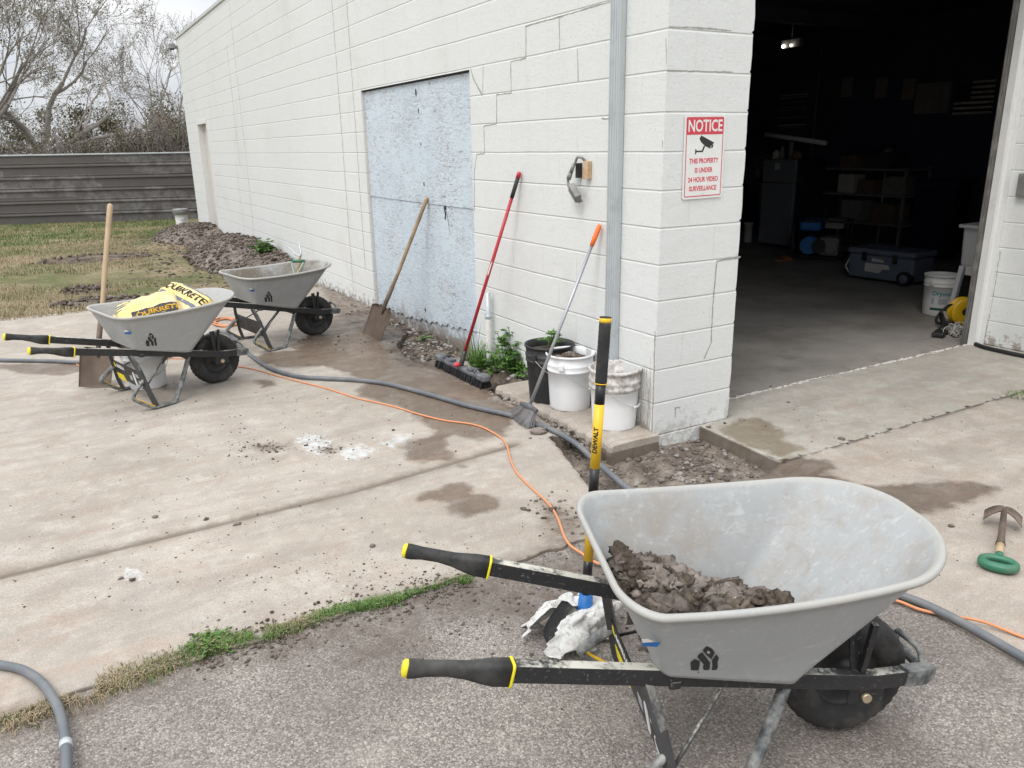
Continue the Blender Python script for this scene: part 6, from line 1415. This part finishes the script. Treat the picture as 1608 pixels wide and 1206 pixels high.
for i, (y, h_, r, m) in enumerate(((.22, .14, .06, 'paper'), (.10, .20, .035, 'dim_grey'), (-.2, .12, .08, 'dim_brown'))):
    tag(one('container', m, lambda b: b.lathe([(0, 0), (r, .002), (r, h_*.7), (r*.45, h_*.85), (r*.45, h_), (0, h_)], 16, 0, Matrix.Translation((7.55, 5.83+y, zf)))), ['squat pale container on top of the refrigerator', 'slim bottle on top of the refrigerator left of the prop', 'brown tub on top of the refrigerator at its right'][i], 'container')
# generator
gz = z_at(6.66, 4.3, 348); ge = itm('generator', 'blue and black portable generator in its tube frame on the garage floor', 'generator', (6.66, 4.32, 0), R(31))
def gframe(b):
    for x in (-.02, .50):
        b.tube(smooth_path([(x, -.36, .10), (x, -.36, gz-.05), (x, -.32, gz), (x, .32, gz), (x, .36, gz-.05), (x, .36, .10), (x, .3, .06), (x, -.3, .06), (x, -.36, .1)], 3), .014, 8)
    for y in (-.33, .33): b.tube([(-.02, y, gz-.01), (.50, y, gz-.01)], .014, 8); b.tube([(-.02, y, .07), (.5, y, .07)], .014, 8)
one('frame', 'black_plastic', gframe, ge); one('tank', 'blue_plastic', lambda b: b.bev((.01, .0, gz-.14), (.47, .30, gz+.015), .04, 0, None, 3), ge)
one('muffler_guard', 'dim_grey', lambda b: (b.bev((.04, -.30, gz-.10), (.45, -.05, gz+.02), .01), [b.box((.05, -.29+.04*k, gz+.021), (.44, -.27+.04*k, gz+.028)) for k in range(6)]), ge)
one('alternator', 'blue_plastic', lambda b: b.tube([(-.05, .14, .22), (.3, .14, .22)], .125, 20), ge); one('engine', 'dim_grey', lambda b: (b.bev((.0, -.26, .08), (.4, -.0, .34), .03), b.tube([(-.05, -.16, .22), (.0, -.16, .22)], .09, 16), b.tube([(-.03, -.02, .12), (-.03, -.24, .14)], .02, 8)), ge)
one('fan_cover', 'black_plastic', lambda b: b.tube([(-.065, .0, .22), (-.01, .0, .22)], .10, 18), ge)
for y in (-.42, .42): one('wheel', 'rubber', lambda b: b.tube([(.45, y-.03, .12), (.45, y+.03, .12)], .12, 20), ge)
tag(one('extension_cord', 'cord_orange', lambda b: [b.tube(smooth_path([G(1212+7*k, 398+2*k, .01), G(1225+3*k, 404+k, .02+.01*k), G(1245, 400+3*k, .01), G(1230-4*k, 409, .01)], 5), .007, 6) for k in range(4)]), 'tangle of orange cord on the garage floor left of the generator', 'cord')
# cooler
cz = z_at(5.77, 2.7, 392); co = itm('cooler', 'large dark grey wheeled cooler with pale stickers on the garage floor', 'cooler', (5.76, 2.68, 0), R(4))
one('body', 'cooler_grey', lambda b: b.bev((0, -.42, .03), (.46, .42, cz-.075), .03, 0, None, 3), co); one('lid', 'cooler_grey', lambda b: b.bev((-.02, -.44, cz-.07), (.48, .44, cz), .025, 0, None, 3), co)
for y in (-.2, .2): one('latch', 'black_plastic', lambda b: b.bev((-.035, y-.03, cz-.15), (-.015, y+.03, cz-.04), .005), co)
one('sticker', 'paper', lambda b: (b.prism([(-.17, -.05), (.02, -.06), (.06, -.01), (.16, .0), (.13, .05), (-.17, .05)], 0, .002, 0, frame_M((-.0015, .02, .17), (0, -1, 0), (0, 0, 1))), b.prism([(-.09, -.02), (.08, -.02), (.05, .01), (-.09, .02)], 0, .002, 0, frame_M((-.0015, .02, cz-.13), (0, -1, 0), (0, 0, 1)))), co)
for y in (-.34,): 
    cw = one('wheel', 'black_plastic', lambda b: b.tube([(-.045, y, .085), (.06, y, .085)], .085, 24), co); one('hub', 'cooler_grey', lambda b: b.lathe([(0, .004), (.05, .004), (.055, 0)], 10, 0, frame_M((-.046, y, .085), (0, -1, 0), (0, 0, 1))), cw)
one('drain_strap', 'sink_white', lambda b: b.tube([(.05, .43, cz-.12), (.02, .47, .15), (.05, .43, .06)], .008, 6), co)
# utility sink
sz = z_at(4.55, .95, 352); sb = z_at(4.55, .95, 420); sk = itm('utility_sink', 'white plastic laundry sink on slanting legs just inside the bay', 'sink', (4.50, .98, 0))
def basin(b):
    def ring(x0, x1, y0, y1, z, r=.04): return [((x0+x1)/2+p[0], (y0+y1)/2+p[1], z) for p in rrect(x1-x0, y1-y0, r, 4)]
    b.loft([ring(.03, .52, -.55, -.03, sb), ring(.01, .54, -.57, -.01, sb+.04), ring(.0, .56, -.58, .0, sz-.07), ring(-.0, .56, -.58, .0, sz-.035), ring(-.035, .59, -.62, .035, sz-.03), ring(-.035, .59, -.62, .035, sz-.004), ring(-.028, .583, -.612, .028, sz), ring(.01, .55, -.57, -.01, sz-.003), ring(.03, .52, -.55, -.03, sb+.05)])
one('basin', 'sink_white', basin, sk)
for x, y in ((.03, -.04), (.5, -.04), (.03, -.55), (.5, -.55)): one('leg', 'sink_white', lambda b: b.tube([(x, y, sb+.02), (x+(-.03 if x < .1 else .03), y+(.05 if y > -.1 else -.05), 0)], .021, 4), sk)
one('apron', 'sink_white', lambda b: b.box((.012, -.52, sb-.06), (.03, -.08, sb+.02)), sk)
db, rr_ = bucket('white drywall compound bucket with green print under the laundry sink', (4.62, 1.17, 0), R(0), rt=.163, rb=.148, hgt=.40, mat='drywall_bucket', group=None)
n_ = math.atan2(CAM[1]-1.17, CAM[0]-4.62)
wraplabel(db, rr_, n_-.55, n_+.55, .06, .085, 'dkgreen_print', 'label')
def dw(b):
    for body, size, z, w_ in (('Drywall', .058, .225, 1),): text(b, body, size, Matrix(), 0, .0004, .001, 1, lambda v: Vector(((rr_(z)+.0015+v.z)*math.cos(n_+.1+v.x/.155), (rr_(z)+.0015+v.z)*math.sin(n_+.1+v.x/.155), z+v.y)))
one('lettering', 'teal_print', dw, db); wraplabel(db, rr_, n_-.1, n_+.45, .12, .18, 'label_grey', 'label'); wraplabel(db, rr_, n_-.5, n_-.35, .12, .18, 'label_grey', 'label')
tag(one('storage_box', 'black_plastic', lambda b: b.bev((4.62, .42, 0), (5.0, .86, .36), .03)), 'black box standing under the white laundry sink', 'box')
rl = itm('hose_reel', 'yellow tape reel standing on the floor against the door track', 'reel', (G(1509, 510).x, G(1509, 510).y, 0)); an = math.atan2(CAM[1]-.72, CAM[0]-3.9)
MR = Matrix.Translation((0, 0, .13)) @ Matrix.Rotation(an+.5, 4, 'Z') @ Matrix.Rotation(R(90), 4, 'Y')
one('drum', 'yellow_paint', lambda b: b.lathe([(.035, .05), (.055, .055), (.10, .05), (.13, .042), (.13, .034), (.08, .03), (.08, -.03), (.13, -.034), (.13, -.042), (.035, -.05)], 36, 0, MR), rl); one('hub', 'dark_gap_shade', lambda b: b.lathe([(0, .052), (.034, .052)], 20, 0, MR), rl)
one('tape', 'black_plastic', lambda b: b.tube(smooth_path([(.05, .05, .22), (-.12, .10, .16), (-.20, .12, .03), (-.05, .0, .012), (.1, -.08, .012)], 5), .012, 8), rl)
p = G(1478, 521, .03); vt = itm('vacuum_nozzle', 'black vacuum floor nozzle lying on the sill beside white netting', 'vacuum nozzle', p, R(20))
one('nozzle', 'black_plastic', lambda b: (b.bev((-.14, -.05, -.03), (.06, .05, .015), .015, 0, None, 3), b.tube([(.0, 0, .0), (.14, .01, .03), (.30, .08, .10)], [.022, .026, .022], 12)), vt)
nt_ = G(1508, 528, .0)
def net(b):
    r_ = random.Random(3)
    for i in range(70):
        c_ = Vector((nt_.x+r_.gauss(0, .05), nt_.y+r_.gauss(0, .05), .02+abs(r_.gauss(0, .035)))); P = []
        a0 = r_.uniform(0, 6.283); rr = r_.uniform(.015, .05); tl_ = Vector((r_.gauss(0, 1), r_.gauss(0, 1), r_.gauss(0, 1))).normalized(); o1 = tl_.orthogonal().normalized(); o2 = tl_.cross(o1)
        for k in range(9): P.append(c_+(o1*math.cos(a0+k*.7)+o2*math.sin(a0+k*.7))*rr)
        P = [Vector((q_.x, q_.y, max(.004, q_.z))) for q_ in P]; b.tube(P, .0028, 4, cap=False)
tag(one('netting', 'net_white', net), 'crumpled white netting at the foot of the door track', 'netting')
# things further back
tr_ = itm('trash_bin', 'dark blue wheeled bin standing deep inside the bay behind the cooler', 'bin', (8.3, 3.6, 0), R(10))
one('body', 'flag_blue', lambda b: b.loft([[(p[0]*k, p[1]*k, z) for p in rrect(.55, .6, .05, 3)] for k, z in ((.8, .05), (1, 1.0), (1.04, 1.0), (1.04, 1.04))]), tr_); one('lid', 'flag_blue', lambda b: b.bev((-.3, -.33, 1.04), (.3, .33, 1.10), .03), tr_)
fn_ = itm('fan', 'round floor fan at the left inside the bay next to the refrigerator', 'fan', (8.0, 6.75, .0)); MF = Matrix.Translation((0, 0, 1.15)) @ Matrix.Rotation(R(-90), 4, 'Y')
one('cage', 'dim_grey', lambda b: ([b.tube([(math.cos(a)*r_, math.sin(a)*r_, .02) for a in [6.283*k/30 for k in range(31)]], .005, 5, M=MF, cap=False) for r_ in (.1, .18, .26, .33)], [b.tube([(math.cos(a)*.05, math.sin(a)*.05, .04), (math.cos(a)*.33, math.sin(a)*.33, .02)], .003, 4, M=MF) for a in [6.283*k/18 for k in range(18)]]), fn_)
one('motor', 'dim_grey', lambda b: b.tube([(0, 0, .0), (0, 0, .1)], .07, 14, M=MF), fn_); one('stand', 'dim_grey', lambda b: (b.tube([(0, 0, .03), (0, 0, 1.1)], .02, 8), b.lathe([(0, .04), (.2, .03), (.22, 0)], 20)), fn_)
pb_ = G(1167, 381); tag(one('pipe_length', 'paper', lambda b: b.lathe([(.07, 0), (.07, .30), (.078, .30), (.078, .34), (.06, .34)], 20, 0, Matrix.Translation((pb_.x+.1, pb_.y, 0)))), 'pale upright plastic pipe end on the floor behind the pier edge', 'pipe')
sh = itm('shelving', 'open workbench shelf loaded with boxes behind the generator', 'shelf', (8.9, 5.4, 0))
one('frame', 'dim_grey', lambda b: ([b.box((x, y, 0), (x+.04, y+.04, 1.25)) for x in (-.3, .3) for y in (-1.0, .6)], [b.box((-.3, -1.0, z), (.34, .64, z+.03)) for z in (.35, .8, 1.2)]), sh)
for i, (y, z, a, c_, h_, m) in enumerate(((-.7, .83, .3, .35, .28, 'dim_grey'), (-.2, .83, .35, .3, .22, 'dim_brown'), (.2, .83, .3, .3, .3, 'paper'), (-.6, .38, .4, .4, .3, 'dim_brown'), (.0, .38, .4, .4, .34, 'dim_grey'), (-.4, 1.23, .3, .5, .25, 'garage_inner_item'), (.2, 1.23, .3, .3, .2, 'dim_brown'))):
    tag(one('carton', m, lambda b: (b.bev((8.9-a/2, 5.4+y-c_/2, z), (8.9+a/2, 5.4+y+c_/2, z+h_), .01), b.box((8.9-a/2-.001, 5.4+y-.02, z+h_*.3), (8.9-a/2+.001, 5.4+y+.02, z+h_*.7)))), ['grey carton on the middle shelf at its right end', 'brown carton in the middle of the middle shelf', 'pale carton on the middle shelf nearest the refrigerator', 'brown carton on the low shelf at the right', 'grey carton on the low shelf beside the refrigerator', 'wide black case on the top shelf', 'small brown carton on the top shelf'][i], 'carton')
pl = PY(1392, 255, 5.0); st_ = itm('drill_stand', 'thin chrome topped pole standing behind the generator', 'pole', (pl.x, 5.0, 0)); one('pole', 'galvanized', lambda b: b.tube([(0, 0, .02), (0, 0, pl.z+.1)], .012, 8), st_); one('head', 'dim_grey', lambda b: b.ico((0, 0, pl.z+.16), .07, 2, .1, 2), st_); one('base', 'dim_grey', lambda b: b.lathe([(0, .03), (.15, .02), (.16, 0)], 18), st_)
# wall hangings on the far wall x = 9.6
WX = 9.59
def wallrect(x0, y0, x1, y1): a = PX(x0, y0, WX); c_ = PX(x1, y1, WX); return a.y, c_.y, (PX((x0+x1)/2, y0, WX).z), (PX((x0+x1)/2, y1, WX).z)
ya, yb, z1, z0 = wallrect(1503, 127, 1558, 179); fl = itm('flag', 'striped flag with dark canton hanging on the dark far wall', 'flag', (WX, (ya+yb)/2, z0)); W_ = abs(ya-yb); H_ = z1-z0
for k in range(13):
    zz0, zz1 = H_*(12-k)/13, H_*(13-k)/13; yL = W_/2-(.42*W_ if k < 7 else 0)
    one('stripe', 'flag_red' if k % 2 else 'flag_pale', lambda b: b.add([(-.012+.006*math.sin(q_*2.2), yL-(yL+W_/2)*q_/8, z_) for z_ in (zz0+.001, zz1-.001) for q_ in range(9)], [(q_, q_+1, q_+10, q_+9) for q_ in range(8)]), fl)
one('canton', 'flag_blue', lambda b: b.box((-.014, W_/2-.42*W_+.001, H_*6/13), (-.010, W_/2, H_)), fl)
ya, yb, z1, z0 = wallrect(1441, 130, 1490, 178); f2 = itm('flag', 'faded pale banner hanging on the far wall beside the striped flag', 'banner', (WX, (ya+yb)/2, z0)); W2, H2 = abs(ya-yb), z1-z0
one('cloth', 'dim_grey', lambda b: b.add([(-.012+.006*math.sin(q_*2.5), W2/2-W2*q_/12, z_) for z_ in (0, H2) for q_ in range(13)], [(q_, q_+1, q_+14, q_+13) for q_ in range(12)]), f2)
for i, (x, y) in enumerate(((1331, 137), (1385, 138), (1428, 140))):
    p = PX(x, y, WX); tag(one('poster', 'dim_grey', lambda b: b.box((WX-.02, p.y-.11, p.z-.16), (WX-.012, p.y+.11, p.z+.16))), ['leftmost and palest of the three small papers on the dark far wall', 'middle one of the three small papers on the dark far wall', 'small faint paper on the far wall nearest the pale banner'][i], 'poster', 'papers pinned to the far wall')
ya, yb, z1, z0 = wallrect(1228, 147, 1266, 202); bl_ = itm('window_blind', 'dark window blind with pale slat edges on the far wall above the refrigerator', 'blind', (WX, (ya+yb)/2, z0)); W3, H3 = abs(ya-yb), z1-z0
for k in (0, 1, 3, 5, 6, 9, 12, 13): one('slat', 'paper' if k in (0, 1, 12) else 'dim_grey', lambda b: b.box((-.03, -W3/2+.03*(k % 3), H3*(13.5-k)/14-.010), (-.012, W3/2, H3*(13.5-k)/14+.008)), bl_)
p = PY(1230, 73, 6.2); em = itm('emergency_light', 'pair of lit lamp heads glowing high up in the dark bay', 'emergency light', p)
one('bracket', 'dim_grey', lambda b: (b.bev((.03, -.30, -.03), (.10, .08, .10), .01), b.tube([(.06, -.11, .1), (.06, -.11, 3.55-p.z)], .01, 6)), em)
for dy, s_ in ((0, 1), (-.155, .75)): one('lamp', 'lamp_lit', lambda b: b.ico((0, dy, 0), .026*s_, 2, 0, 1), em)
p0 = PX(1284, 75, 9.0); tag(one('conduit', 'dim_grey', lambda b: b.tube([(9.5, PX(1277, 215, 9.5).y, .6), (9.5, PX(1277, 215, 9.5).y, 3.5)], .012, 8)), 'thin vertical conduit on the far wall right of the window blind', 'conduit')
bpy.context.view_layer.update()
